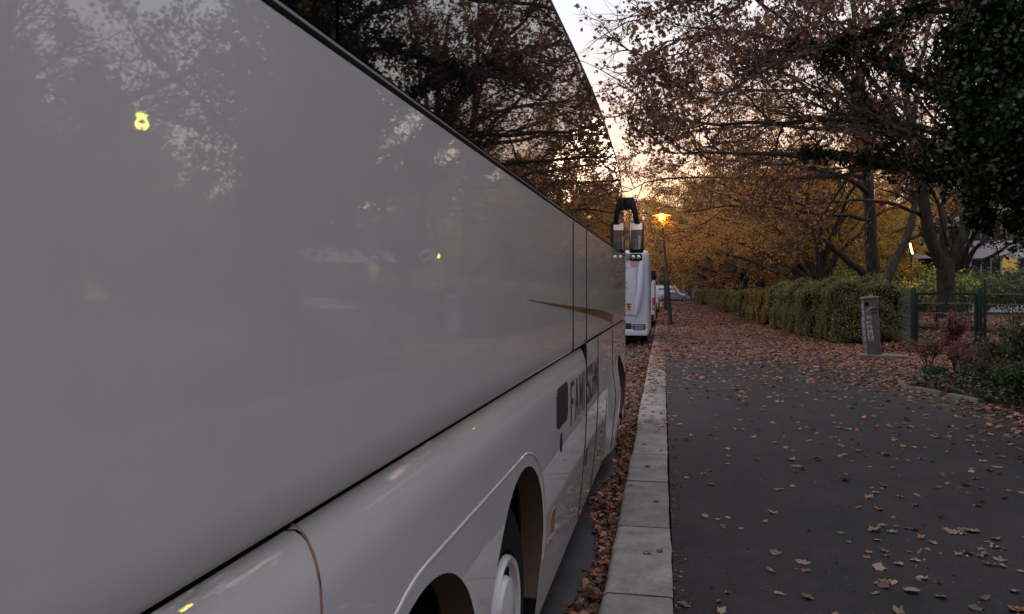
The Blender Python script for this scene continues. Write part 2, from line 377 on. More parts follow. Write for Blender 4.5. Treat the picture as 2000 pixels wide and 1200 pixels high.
def zglass(s):      # upper edge of the side glazing
    pts = [(-2.2, 3.0), (-1.9, 3.2), (-1.4, 3.33), (3.9, 3.335), (5.0, 3.385), (6.0, 3.41), (6.8, 3.40), (7.9, 3.345), (8.6, 3.30), (9.06, 3.25), (9.3, 3.19), (9.52, 3.07), (9.8, 2.84), (10.1, 2.50), (10.25, 2.33)]
    for (a, za), (b_, zb) in zip(pts[:-1], pts[1:]):
        if s <= b_: return za + (zb - za) * max(0, (s - a) / (b_ - a))
    return 2.33
G = .005
for side in (1, -1):
    panel('luggage_door', -1.9, 1.265 - G, .20, 1.4365, side, True, cr=.05)
    panel('lower_body_panel', 1.265 + G, 5.53 - G, .18, 1.4365, side, True, cap_l=.05)
    panel('luggage_door', 5.53 + G, 6.41 - G, .18, 1.462, side, False, cr=.05)
    panel('luggage_door', 6.41 + G, 7.95 - G, .18, 1.462, side, False, cr=.05)
    panel('lower_body_panel', 7.95 + G, 10.2, .18, 1.462, side, False)
    panel('upper_body_panel', -1.9, 4.775 - G / 2, 1.466, 2.288, side)
    panel('upper_body_panel', 4.775 + G / 2, 5.53 - G / 2, 1.466, 2.288, side)
    panel('upper_body_panel', 5.53 + G / 2, 10.22, 1.474, 2.288, side)
    rt = [3.42, 3.38, 3.34, 3.25, 3.1, 2.9, 2.7, 2.5, 2.4, 2.312]
    for a, b_ in ((-1.85, 1.325), (1.337, 5.997), (6.0, 10.24)):
        panel('side_window', a, b_, 2.312, 3.42, side, mt=M['glass'], th=0, ztop=zglass, rows_top=rt)
    w = MB(); w.tube([(side * (HALF - .008), s - BC.y, 2.30) for s in (-1.88, 10.22)], .011, 8); w.build('window_seal', M['rubber'], bus, True)
    w = MB(); w.tube([(side * (HALF - .012), s - BC.y, zglass(s) + .004) for s in np.linspace(-1.8, 10.2, 60)], .013, 6); w.build('roof_edge_trim', M['silver'], bus, True)
    w = MB(); w.box((side * (HALF - .012), 1.331 - BC.y, 2.82), (.012, .008, 1.0)); w.build('window_divider', M['steel'], bus)
    # crease line over the rear arches
    path = []
    for k in range(15): a = pi * .98 * k / 28; path.append((3.15 + .655 * cos(a), .50 + .655 * sin(a)))
    path = path[:15]; path += [(1.85 - .655 * sin(pi / 2 * k / 14), .50 + .655 * cos(pi / 2 * k / 14)) for k in range(15)]
    w = MB(); w.tube([(side * (HALF - inset(s, z) - .004), s - BC.y, z) for s, z in path], .008, 8); w.build('arch_trim', M['paint'], bus, True)
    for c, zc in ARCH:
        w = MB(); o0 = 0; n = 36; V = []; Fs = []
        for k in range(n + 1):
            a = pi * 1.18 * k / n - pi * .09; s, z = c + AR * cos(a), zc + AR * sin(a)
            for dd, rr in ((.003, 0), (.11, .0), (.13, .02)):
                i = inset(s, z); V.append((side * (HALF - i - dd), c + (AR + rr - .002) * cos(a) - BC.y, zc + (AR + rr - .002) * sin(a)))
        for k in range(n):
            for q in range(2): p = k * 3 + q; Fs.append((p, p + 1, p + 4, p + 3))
        w.add(V, Fs); w.build('wheel_arch', M['archtint'], bus, True)
        w = MB(); V = []; Fs = []
        for k in range(n + 1):
            a = pi * 1.2 * k / n - pi * .1
            for dd in (.115, .75): V.append((side * (HALF - dd), c + (AR + .03) * cos(a) - BC.y, zc + (AR + .03) * sin(a)))
        for k in range(n): p = k * 2; Fs.append((p, p + 1, p + 3, p + 2))
        w.add(V, Fs); w.box((side * (HALF - .76), c - BC.y, .7), (.02, 1.3, 1.0)); w.build('wheel_well', M['dark'], bus)
        # wheel: tyre, rim, trim
        Z0 = .45
        tw = MB(); tw.lathe((side * (HALF - .22), c - BC.y, Z0), [(.24, -.13), (.42, -.14), (.475, -.12), (.49, -.08), (.49, .08), (.475, .12), (.42, .14), (.30, .135), (.285, .10)], 'X', 40)
        wheel = tw.build('wheel', M['tyre'], bus, True)
        rw = MB(); sg = side; rw.lathe((side * (HALF - .22), c - BC.y, Z0), [(r_, h * sg) for r_, h in ((.275, .125), (.275, .14), (.265, .155), (.245, .15), (.235, .13), (.16, .115), (.10, .14), (.085, .165), (.0, .17))], 'X', 40)
        rw.build('rim', M['white_plastic'], wheel, True)
        for k in range(8):
            hw = MB()
            a = 2 * pi * (k + .35) / 8; cx, cz = .197 * cos(a), .197 * sin(a); cc = Vector((side * (HALF - .22 + .128), c - BC.y + cx, Z0 + cz))
            hw.lathe(cc, [(.0, .004 * side), (.03, .004 * side), (.034, -.01 * side)], 'X', 14)
            hw.build('rim_hole', M['dark'], wheel)
        tr = MB(); tr.lathe((side * (HALF - .075), c - BC.y, Z0 + .03), [(.165, -.05 * side), (.163, -.01 * side), (.15, .01 * side), (.09, .022 * side), (0, .026 * side)], 'X', 32)
        tr.build('hub_cap', M['white_plastic'], wheel, True)
for side in (1, -1):
    for s_, z0_, z1_ in ((4.775, 1.47, 2.28), (5.53, 1.47, 2.28), (5.53, .2, 1.45), (6.41, .2, 1.45), (7.95, .2, 1.45)):
        w = MB(); zs = [z0_ + (z1_ - z0_) * k / 12 for k in range(13)]; V = []; Fs = []
        for z in zs:
            for ds, pr_ in ((-.011, -.004), (-.011, .004), (.011, .004), (.011, -.004)): V.append((side * (HALF - inset(s_, z) + pr_), s_ + ds - BC.y, z))
        for k in range(12):
            for q in range(3): a = k * 4 + q; Fs.append((a, a + 1, a + 5, a + 4))
        w.add(V, Fs); w.build('panel_seal', M['rubber'], bus)
M['seamlit'] = mat('lit_seam_tan', (.34, .20, .14), .5)  # tan strip added along the gap, paints warm light on the panel rim
w = MB(); pts = []
for z in [1.438, 1.434, 1.428, 1.42, 1.41, 1.40, 1.39, 1.36, 1.3, 1.2, 1.0, .8, .6, .4, .22]:
    c_ = .05 - sqrt(max(0, .0025 - max(0, z - 1.394) ** 2)); pts.append((HALF - inset(1.26, z, True) - .004, 1.2665 - c_ - BC.y, z))
w.tube(pts, .0042, 6); w.build('lit_seam_strip', M['seamlit'], bus, True)
# small things of the kerb side
def side_plate(name, s0, s1, z0, z1, m, proud=.002, r=.03, slant=0, d=0):
    b = MB(); pts = []
    for cx, cz, a0 in ((s1 - r, z1 - r, 0), (s0 + r, z1 - r, 90), (s0 + r, z0 + r, 180), (s1 - r, z0 + r, 270)):
        for k in range(5): a = R(a0 + 90 * k / 4); pts.append((cx + r * cos(a), cz + r * sin(a)))
    V = [(HALF - inset(s, z) + proud, s - BC.y, z) for s, z in pts]; V2 = [(x - .006, y_, z) for x, y_, z in V]; n = len(V)
    b.add(V + V2, [tuple(range(n))] + [(k, (k + 1) % n, n + (k + 1) % n, n + k) for k in range(n)])
    return b.build(name, m, bus)
side_plate('intake_grille', 4.08, 4.53, 1.09, 1.315, M['grille'], r=.07)
b = MB()
for k in range(9): b.box((HALF + .004, 4.305 - BC.y, 1.115 + k * .022), (.004, .40, .006))
b.build('grille_slats', M['rubber'], bus)
side_plate('fuel_cap', 4.205, 4.30, .945, 1.055, M['rubber'], r=.045)
for s, m in ((4.07, M['amber']), (5.70, M['rubber']), (6.98, M['amber'])):
    side_plate('side_marker', s - .055, s + .055, .535, .68, m, r=.012); b = MB(); b.box((HALF - inset(s, .53) + .004, s - BC.y, .530), (.012, .115, .01)); b.build('marker_rim', M['silver'], bus)
for s, z in ((9.62, 1.33), (9.85, .85)): side_plate('position_lamp', s - .03, s + .03, z - .025, z + .025, M['rubber'], r=.02)
b = MB(); b.tube([(HALF - .003, 9.95 - BC.y, z) for z in (1.46, 1.2, .8, .4, .2)], .005, 6); b.build('front_seam', M['rubber'], bus)
# lettering, built as slanted strokes
GL = {'F': [((0, 0), (0, 1)), ((0, 1), (.6, 1)), ((0, .53), (.5, .53))], 'A': [((0, 0), (.35, 1)), ((.35, 1), (.7, 0)), ((.14, .34), (.56, .34))],
      'M': [((0, 0), (0, 1)), ((0, 1), (.4, .25)), ((.4, .25), (.8, 1)), ((.8, 1), (.8, 0))], 'I': [((0, 0), (0, 1))],
      'S': [((.6, .85), (.5, 1)), ((.5, 1), (.1, 1)), ((.1, 1), (0, .85)), ((0, .85), (0, .62)), ((0, .62), (.6, .4)), ((.6, .4), (.6, .15)), ((.6, .15), (.5, 0)), ((.5, 0), (.1, 0)), ((.1, 0), (0, .15))],
      'C': [((.6, .8), (.5, 1)), ((.5, 1), (.12, 1)), ((.12, 1), (0, .8)), ((0, .8), (0, .2)), ((0, .2), (.12, 0)), ((.12, 0), (.5, 0)), ((.5, 0), (.6, .2))],
      'H': [((0, 0), (0, 1)), ((.6, 0), (.6, 1)), ((0, .5), (.6, .5))]}
def write(txt, s0, z0, h, wscale, gap, name='lettering', stroke=.033, label=None):
    x = s0; b = MB()
    for ch in txt:
        if ch == ' ': x += gap * 2; continue
        wd = {'M': .8, 'A': .7, 'I': 0}.get(ch, .6) * wscale
        for (x0, y0), (x1, y1) in GL[ch]:
            p0 = (x + x0 * wscale, z0 + y0 * h); p1 = (x + x1 * wscale, z0 + y1 * h)
            dx, dz = p1[0] - p0[0], p1[1] - p0[1]; l = sqrt(dx * dx + dz * dz); ux, uz = dx / l, dz / l; nx, nz_ = -uz * stroke / 2, ux * stroke / 2; e = stroke * .45
            q = [(p0[0] - ux * e + nx, p0[1] - uz * e + nz_), (p1[0] + ux * e + nx, p1[1] + uz * e + nz_), (p1[0] + ux * e - nx, p1[1] + uz * e - nz_), (p0[0] - ux * e - nx, p0[1] - uz * e - nz_)]
            b.add([(HALF - inset(s, z) + .0025 + .00015 * (len(b.f) % 7), s - BC.y, z) for s, z in q], [(0, 1, 2, 3)])
        x += wd + gap
    return b.build(name, M['letters'], bus)
write('FAMI', 4.68, 1.035, .235, .19, .10); write('SCHM', 5.60, 1.035, .235, .19, .075)
# bronze swoosh
V = []; Fs = []; n = 40
for k in range(n + 1):
    u = k / n; s = 3.24 + u * 4.8; zt = 1.811 - .217 * u + .03 * sin(pi * u) * u; th = .002 + .092 * u ** 1.25
    for z in (zt, zt - th): V.append((HALF + .002, s - BC.y, z))
for k in range(n): p = 2 * k; Fs.append((p, p + 1, p + 3, p + 2))
link('bronze_stripe', raw('bronze_stripe', V, Fs), M['bronze'], bus)
# hull: inner body, roof, front and rear
def section(s, zb, zt, ins, roof=.22):
    h = HALF - ins; P = [(-h, zb), (-h, max(zb + .01, zt - roof * 1.0))]
    for k in range(1, 6):
        a = pi / 2 * k / 6; P.append((-h + .30 * (1 - cos(a)) + .0, zt - roof + roof * sin(a)))
    P += [(-h * .4, zt + .02)]; P = P + [(-x, z) for x, z in reversed(P)]
    return [(x, s - BC.y, z) for x, z in P]
def loft(name, secs, m, cap0=True, cap1=True, close=True, sm=True):
    n = len(secs[0]); V = [p for q in secs for p in q]; Fs = []
    for i in range(len(secs) - 1):
        for k in range(n if close else n - 1): a = i * n + k; b_ = i * n + (k + 1) % n; Fs.append((a, b_, b_ + n, a + n))
    if cap0: Fs.append(tuple(reversed(range(n))))
    if cap1: Fs.append(tuple((len(secs) - 1) * n + k for k in range(n)))
    b = MB(); b.add(V, Fs); return b.build(name, m, bus, smooth=sm)
hull = []
for s in (-1.9, -1.4, 0, 2, 4, 5, 6, 7, 8, 8.6, 9.06, 9.3, 9.5):
    hull.append(section(s, 1.22, zglass(s) + .22, .047))
loft('inner_body', [[(x, y_, z) for x, y_, z in q] for q in hull], M['dark'])
rf = []
for s in (-1.9, -1.4, 0, 2, 4, 5, 6, 7, 8, 8.6, 9.06, 9.3):
    q = section(s, 3, zglass(s) + .235, .044); rf.append(q[1:-1])
loft('roof', rf, M['paint'], False, False, False)
b = MB(); b.box((0, 4.1 - BC.y, .72), (1.0, 11.6, .9)); b.build('chassis', M['dark'], bus)
b = MB()
for s0_, s1_ in ((-1.85, 1.2), (3.8, 8.3)): b = MB(); b.box((0, (s0_ + s1_) / 2 - BC.y, .55), (2.2, s1_ - s0_, .5)); b.build('luggage_bay', M['dark'], bus)
def frontsec(z): # outline of front in plan at height z
    fs = 10.22 + .22 - max(0, z - 1.4) * .12 - max(0, z - 2.2) * .55 - max(0, z - 2.9) * .9
    P = []
    for k in range(13):
        u = k / 12; a = pi / 2 * u; P.append(((HALF - .02) - .55 * (1 - cos(a)) , fs - .30 + .30 * sin(a)))
    P = [(HALF - .02 - (.045 if z < .9 else 0), fs - .55)] + P
    P = P + [(-x, s) for x, s in reversed(P)]
    return [(x, s - BC.y, z) for x, s in P]
loft('front_panel', [frontsec(z) for z in (.22, .3, .6, 1.0, 1.3, 1.5)], M['paint'], True, True)
loft('windscreen', [frontsec(z) for z in (1.5, 1.8, 2.1, 2.4, 2.7, 2.9, 3.1, 3.25)], M['glass'], False, True)
b = MB(); b.box((0, -1.97 - BC.y, 1.7), (2.44, .14, 2.8)); b.build('rear_panel', M['paint'], bus, bevel=.05)
for sd_ in (-1, 1):
    for z, m in ((1.15, M['red']), (.9, M['amber'])): b = MB(); b.box((sd_ * 1.05, -2.05 - BC.y, z), (.22, .03, .2)); b.build('tail_light', m, bus, bevel=.01)
    b = MB(); b.box((sd_ * .95, 10.44 - BC.y, .75), (.35, .03, .2)); b.build('headlight', M['winglass'], bus, bevel=.01)
# mirrors on their arm
for sd_ in (1, -1):
    q = lambda n, s, z: (sd_ * (HALF + n), s - BC.y, z)
    b = MB(); PR = [(-.05, 3.085), (.09, 3.085), (.115, 3.03), (.145, 2.90), (.17, 2.74), (.10, 2.74), (.085, 2.86), (.06, 2.925), (-.05, 2.925)]; n_ = len(PR)
    V = [q(n2_, 10.30, z_) for n2_, z_ in PR] + [q(n2_ + .01, 10.42 if z_ > 2.9 else 10.50, z_) for n2_, z_ in PR]
    b.add(V, [tuple(range(n_)), tuple(reversed(range(n_, 2 * n_)))] + [(k, (k + 1) % n_, n_ + (k + 1) % n_, n_ + k) for k in range(n_)])
    b.build('mirror_arm', M['black_gloss'], bus, bevel=.012)
    b = MB(); b.bar(q(-.10, 9.95, 2.99), q(-.03, 10.34, 3.0), .07, .12); b.build('arm_mount', M['black_gloss'], bus, bevel=.02)
    b = MB(); b.box(q(.125, 10.58, 2.565), (.20, .10, .42)); mh = b.build('mirror', M['black_gloss'], bus, bevel=.035)
    g_ = MB(); V = []; Fs = []; nx_, nz2 = 6, 10
    for i in range(nx_ + 1):
        for j in range(nz2 + 1):
            u, v = i / nx_ * 2 - 1, j / nz2 * 2 - 1; V.append(q(.125 + u * .082 , 10.532 - .003 * (1 - (u * u + v * v) / 2) - .010 * (v + 1) , 2.575 + v * .185))
    for i in range(nx_):
        for j in range(nz2): a = i * (nz2 + 1) + j; Fs.append((a, a + 1, a + nz2 + 2, a + nz2 + 1))
    g_.add(V, Fs); g_.build('mirror_glass', M['mirror'], mh, True)
    b = MB(); b.box(q(.12, 10.58, 2.295), (.17, .10, .10)); m2 = b.build('mirror', M['black_gloss'], bus, bevel=.03)
    b = MB()
    b.lathe(q(.08, 10.528, 2.295), [(.030, 0), (.017, -.003), (0, -.004)], 'Y', 14); b.lathe(q(.155, 10.528, 2.295), [(.030, 0), (.017, -.003), (0, -.004)], 'Y', 14)
    b.build('mirror_glass', M['mirror'], m2, True)

# ------------------------------------------------------------------ leaves and trees
MAPLE = np.array([(0, -.5, 0), (.17, -.33, .01), (.42, -.38, -.03), (.30, -.10, .03), (.54, .10, -.05), (.24, .14, .02), (.17, .26, .02), (0, .56, -.03), (-.17, .26, .02), (-.24, .14, .02), (-.54, .10, -.05), (-.30, -.10, .03), (-.42, -.38, -.03), (-.17, -.33, .01)])
KITE = np.array([(0, -.5, 0), (.30, -.05, -.10), (.12, .2, .02), (0, .55, -.06), (-.14, .2, .03), (-.32, -.08, -.08)])
OVAL = np.array([(0, -.5, 0), (.28, -.1, .06), (.16, .35, .02), (0, .5, -.04), (-.18, .33, .02), (-.28, -.1, .06)])
def rand_rot(rng, n, tilt=None):
    if tilt is None:
        q = rng.normal(size=(n, 4)); q /= np.linalg.norm(q, axis=1)[:, None]
        w, x, y, z = q.T
        return np.stack([np.stack([1 - 2 * (y * y + z * z), 2 * (x * y - z * w), 2 * (x * z + y * w)], -1), np.stack([2 * (x * y + z * w), 1 - 2 * (x * x + z * z), 2 * (y * z - x * w)], -1), np.stack([2 * (x * z - y * w), 2 * (y * z + x * w), 1 - 2 * (x * x + y * y)], -1)], 1)
    a = rng.uniform(0, 2 * pi, n); b = rng.normal(0, tilt, n); c = rng.normal(0, tilt, n)
    ca, sa, cb, sb, cc, sc = np.cos(a), np.sin(a), np.cos(b), np.sin(b), np.cos(c), np.sin(c); O = np.zeros(n); I = np.ones(n)
    Rz = np.stack([np.stack([ca, -sa, O], -1), np.stack([sa, ca, O], -1), np.stack([O, O, I], -1)], 1)
    Rx = np.stack([np.stack([I, O, O], -1), np.stack([O, cb, -sb], -1), np.stack([O, sb, cb], -1)], 1)
    Ry = np.stack([np.stack([cc, O, sc], -1), np.stack([O, I, O], -1), np.stack([-sc, O, cc], -1)], 1)
    return Rx @ Ry @ Rz
def leaf_mesh(name, rng, P, size, shape, pal, w=None, tilt=None, droop=False):
    n = len(P); Rm = rand_rot(rng, n, tilt); s = size * rng.uniform(.65, 1.25, n)
    V = np.einsum('nij,kj->nki', Rm, shape) * s[:, None, None] + P[:, None, :]
    k = len(shape); pal = np.array(pal); idx = rng.choice(len(pal), n, p=w)
    C = pal[idx] * rng.uniform(.7, 1.3, (n, 1)) * rng.uniform(.92, 1.08, (n, 3))
    return np_mesh(name, V.reshape(-1, 3), np.arange(n * k).reshape(n, k), C)
BROWN = [(.15, .075, .055), (.20, .09, .05), (.10, .058, .048), (.27, .13, .06), (.16, .07, .058)]
ORANGE = [(.56, .26, .07), (.46, .20, .06), (.62, .31, .08), (.34, .16, .06), (.48, .29, .08)]
GOLD = [(.58, .34, .05), (.48, .29, .05), (.38, .27, .05), (.26, .24, .05), (.50, .25, .05)]
GREEN = [(.045, .075, .02), (.06, .09, .025), (.09, .10, .03), (.03, .05, .018)]
IVY = [(.012, .026, .010), (.018, .036, .014), (.026, .042, .016), (.010, .018, .008)]
def unit(a): return a / np.maximum(1e-9, np.linalg.norm(a, axis=-1, keepdims=True))
def grow(rng, P, D, Ln, R0, n, wander, trop, taper=.35):
    N_ = len(P); pts = [P.copy()]; D = unit(D); P = P.copy()
    for i in range(n):
        D = unit(D + rng.normal(0, wander, (N_, 3)) + np.array([0, 0, trop])); P = P + D * (Ln / n)[:, None]; pts.append(P.copy())
    pts = np.stack(pts, 1); rad = R0[:, None] * np.linspace(1, taper, n + 1)[None]
    return pts, rad
def kids(rng, pts, rad, k, tmin, ang, lens, ratio, rfac=.6, tmax=1.0, bias=None):
    N_, m, _ = pts.shape; n = m - 1
    t = np.sort(rng.uniform(tmin, tmax, (N_, k)), 1); t[:, -1] = tmax * .995
    x = np.minimum(t * n, n - 1e-3); i = x.astype(int); f = (x - i)[..., None]; r_ = np.arange(N_)[:, None]
    P = pts[r_, i] * (1 - f) + pts[r_, i + 1] * f; T = unit(pts[r_, i + 1] - pts[r_, i])
    rr = rad[r_, i] * (1 - f[..., 0]) + rad[r_, i + 1] * f[..., 0]
    v = rng.normal(size=T.shape) * np.array([1, 1, .7])
    if bias is not None: v = v + bias
    v = unit(v - T * (v * T).sum(-1, keepdims=True)); a = rng.normal(ang, .18, (N_, k))[..., None]
    D = T * np.cos(a) + v * np.sin(a)
    Ln = np.repeat(lens[:, None], k, 1) * ratio * rng.uniform(.65, 1.25, (N_, k)) * (1.15 - .55 * t)
    return P.reshape(-1, 3), D.reshape(-1, 3), Ln.ravel(), np.maximum(.004, (rr * rfac * rng.uniform(.7, 1, rr.shape))).ravel()
def tubes(pts, rad, m):
    N_, n, _ = pts.shape; T = unit(np.gradient(pts, axis=1)); up = np.array([.13, .21, .97]); u = unit(np.cross(T, up)); w = np.cross(T, u)
    a = 2 * pi * np.arange(m) / m
    V = pts[:, :, None, :] + rad[:, :, None, None] * (u[:, :, None, :] * np.cos(a)[None, None, :, None] + w[:, :, None, :] * np.sin(a)[None, None, :, None])
    base = (np.arange(N_)[:, None, None] * n + np.arange(n - 1)[None, :, None]) * m; k = np.arange(m)[None, None, :]; k2 = (k + 1) % m
    Fq = np.stack([base + k, base + k2, base + k2 + m, base + k + m], -1).reshape(-1, 4)
    return V.reshape(-1, 3), Fq
def merge(parts):
    V = []; Fq = []; o = 0
    for v, f in parts: V.append(v); Fq.append(f + o); o += len(v)
    return np.concatenate(V), np.concatenate(Fq)
def resample(path, n):
    P = np.array([tuple(p) for p in path], float); d = np.r_[0, np.cumsum(np.linalg.norm(np.diff(P, axis=0), axis=1))]
    # catmull-ish smoothing by dense linear + box filter
    t = np.linspace(0, d[-1], n + 1); Q = np.stack([np.interp(t, d, P[:, k]) for k in range(3)], 1)
    for _ in range(2): Q[1:-1] = (Q[:-2] + 2 * Q[1:-1] + Q[2:]) / 4
    return Q, d[-1]
def finish_tree(seed, stems, k2=9, k3=8, k4=5, leaves=5, leaf=.12, shape=KITE, pal=BROWN, prune=None, w=None, r2=.42, r3=.45, r4=.5, wand=.16, trop2=.05, tmin=.25, lo=None, name='t', fine=True, bias=None, spread=.10, cap_len=3.6):
    """stems: list of (path, r0, r1). returns (wood mesh, leaf mesh)"""
    rng = np.random.default_rng(seed); parts = []; n = 14
    S_, Rr, Ln = [], [], []
    for path, r0, r1 in [st[:3] for st in stems]:
        Q, l = resample(path, n); Q[1:-1] += rng.normal(0, .02 * min(2, l / 4), Q[1:-1].shape); S_.append(Q); Rr.append(np.linspace(r0, r1, n + 1)); Ln.append(l)
    S_ = np.stack(S_); Rr = np.stack(Rr); Ln = np.minimum(np.array(Ln), 9)
    parts.append(tubes(S_, Rr, 9))
    b1_ = [i for i, st in enumerate(stems) if len(st) < 4 ]
    A, RA, LA = S_[b1_], Rr[b1_], Ln[b1_]
    P, D, l2, rr = kids(rng, A, RA, k2, tmin, .85, LA, r2, .5, bias=bias); l2 = np.minimum(l2, cap_len)
    p2, ra2 = grow(rng, P, D, l2, np.clip(rr, .02, .07), 8, wand, trop2, .3); parts.append(tubes(p2, ra2, 5))
    P, D, l3, rr = kids(rng, p2, ra2, k3, .15, .75, l2, r3, .6); p3, ra3 = grow(rng, P, D, l3, np.clip(rr, .009, .022), 5, wand * 1.1, .02, .35); parts.append(tubes(p3, ra3, 4))
    P, D, l4, rr = kids(rng, p3, ra3, k4, .1, .7, l3, r4, .6); p4, ra4 = grow(rng, P, D, np.maximum(l4, .15), np.clip(rr, .005, .010), 3, wand * 1.2, -.02, .5)
    if fine: parts.append(tubes(p4, ra4, 3))
    V, Fq = merge(parts); wood = np_mesh(name + '_wood', V, Fq); wood.polygons.foreach_set('use_smooth', [True] * len(Fq))
    ends = np.concatenate([p4[:, 1:].reshape(-1, 3), p3[:, 2:].reshape(-1, 3)])
    cnt = int(len(p4) * leaves); Lp = ends[rng.integers(0, len(ends), cnt)] + rng.normal(0, spread, (cnt, 3)) - np.array([0, 0, .04])
    if prune is not None: Lp = Lp[prune(Lp, rng)]; cnt = len(Lp)
    lm = leaf_mesh(name + '_leaves', rng, Lp, leaf, shape, pal, w, None) if cnt else None
    return wood, lm
def tree_obj(name, wood, lm, mt, label, cat='tree', group=None, loc=(0, 0, 0), rz=0, sc=1, wm=None):
    t_ = empty(name, loc, rz, label, cat, group); t_.scale = (sc, sc, sc)
    if not wood.materials: wood.materials.append(wm or M['bark'])
    if not lm.materials: lm.materials.append(mt)
    o = bpy.data.objects.new('trunk', wood); COL.objects.link(o); o.parent = t_
    c = bpy.data.objects.new('crown', lm); COL.objects.link(c); c.parent = t_
    return t_
def px_path(pts, D0, D1=None):
    D1 = D0 if D1 is None else D1; n = len(pts) - 1
    return [at(x, y, D0 + (D1 - D0) * i / n) for i, (x, y) in enumerate(pts)]
def rel(stems, root): return [([Vector(p) - root for p in st[0]],) + st[1:] for st in stems]

# the near tree with ivy (stands in the planting just right of the picture)
root0 = gp(2110, 800); root0.z = PZ
root0 = at(2120, 780, 12.0); root0.z = PZ
D = 12.0
c0 = root0 + Vector((0, 0, 2.6)); c1 = root0 + Vector((-.25, .2, 4.4)); top0 = root0 + Vector((-.3, .8, 10.5))
hero = [([root0, c0, c1, root0 + Vector((-.1, .5, 7)), top0], .34, .10),
 (px_path([(2090, 470), (1990, 400), (1900, 352), (1800, 335), (1700, 312), (1600, 303), (1500, 300), (1400, 305), (1310, 300)], 12, 15.5), .12, .012),
 (px_path([(2080, 420), (1980, 345), (1880, 320), (1800, 290), (1740, 265), (1690, 205), (1640, 150), (1560, 70), (1480, 0), (1400, -60)], 12, 14.5), .11, .012),
 (px_path([(2070, 330), (1960, 250), (1880, 200), (1790, 150), (1690, 105), (1590, 90), (1470, 60), (1380, 60), (1250, 110)], 12, 15), .09, .01),
 (px_path([(2080, 200), (1960, 20), (1830, 5), (1730, 50), (1640, 85), (1540, 110), (1440, 165), (1370, 200)], 12, 14), .085, .01),
 (px_path([(2060, 100), (1900, -60), (1740, -90), (1580, -60), (1450, -20), (1340, 10), (1250, 30)], 12, 16), .09, .01),
 (px_path([(2060, 330), (1900, 265), (1780, 240), (1650, 236), (1500, 240), (1380, 240), (1300, 228), (1235, 212)], 12, 17), .085, .01),
 (px_path([(2060, 0), (1900, -200), (1700, -280), (1500, -260), (1370, -160), (1290, -60)], 12, 16), .09, .01),
 (px_path([(2100, 380), (2200, 200), (2350, 60), (2500, -60)], 12, 9), .11, .02),
 (px_path([(2100, 300), (2160, 60), (2220, -160), (2260, -400)], 12, 12), .12, .02),
 (px_path([(2080, 250), (2020, -60), (1960, -300), (1900, -500)], 12, 13), .11, .02)]
def prune_near(P, rg_):
    X, Y_, Z = P[:, 0] + root0.x, P[:, 1] + root0.y, P[:, 2] + root0.z
    low = (Z < 5.9) & (X > .6) & (rg_.uniform(size=len(P)) < .72); wedge = (X / np.maximum(Y_, 1) < -.045) & (rg_.uniform(size=len(P)) < .75)
    return ~(low | wedge)
wd, lm = finish_tree(11, rel(hero, root0), prune=prune_near, k2=16, k3=10, k4=4, leaves=2.9, leaf=.095, shape=MAPLE, pal=BROWN, r2=.34, r3=.45, wand=.13, tmin=.22, name='near_tree', cap_len=2.2)
near = tree_obj('ivy_clad_tree', wd, lm, M['leaf'], 'dark tree cloaked in ivy overhanging the pavement from the right edge', loc=root0)
rng = np.random.default_rng(5)
def ivy_pts(rng):
    P = []
    for (cx, cy, D_, rx, rz, nn) in ((2015, 235, 11.6, 1.25, 1.2, 13000), (1985, 60, 12, 1.15, 1.2, 9000), (1965, 335, 12, .70, .42, 3600), (2140, 370, 12, .85, .9, 5000), (1985, -140, 12, 1.4, 1.5, 9000), (2170, 100, 11.5, 1.6, 2.0, 9000), (1900, 130, 12.3, .7, .9, 3300), (1915, 275, 12.2, .55, .5, 2400)):
        c = np.array(at(cx, cy, D_)); v = unit(rng.normal(size=(nn, 3))) * (rng.uniform(0, 1, (nn, 1)) ** .45)
        lump = 1 + .28 * np.sin(v[:, :1] * 7 + cx) * np.cos(v[:, 2:] * 8)
        P.append(c + v * lump * np.array([rx, rx, rz]))
    for st in hero[1:5]:
        Q, l = resample(st[0], 60); k = 40; Q = Q[:k]; i = (rng.uniform(0, 1, 3800) ** 1.3 * (k - 1)).astype(int)
        P.append(Q[i] + rng.normal(0, 1, (3800, 3)) * (.22 * (1 - i / k) + .05 + .05 * np.sin(i * .9))[:, None])
    # hanging strands
    for (x, y0, y1) in ((1898, 380, 470), (1905, 360, 440), (1925, 400, 455), (1975, 420, 445)):
        u = rng.uniform(0, 1, 420); a, b_ = np.array(at(x, y0, 12)), np.array(at(x + 4, y1, 12)); P.append(a + (b_ - a) * u[:, None] + rng.normal(0, .055, (420, 3)))
    # trunk
    z = rng.uniform(0.1, 5, 6000); a = rng.uniform(0, 2 * pi, 6000); P.append(np.stack([root0.x + .42 * np.cos(a), root0.y + .42 * np.sin(a), z], 1) + rng.normal(0, .07, (6000, 3)))
    return np.concatenate(P)
ip = ivy_pts(rng); ip = ip[np.sin(ip[:, 0] * 5.1 + ip[:, 2] * 2) * np.cos(ip[:, 2] * 6.3 + ip[:, 1] * 3) > -.62]
me = leaf_mesh('ivy', rng, ip - np.array(root0), .105, KITE, IVY); me.materials.append(M['evergreen_leaf']); o = bpy.data.objects.new('ivy', me); COL.objects.link(o); o.parent = near

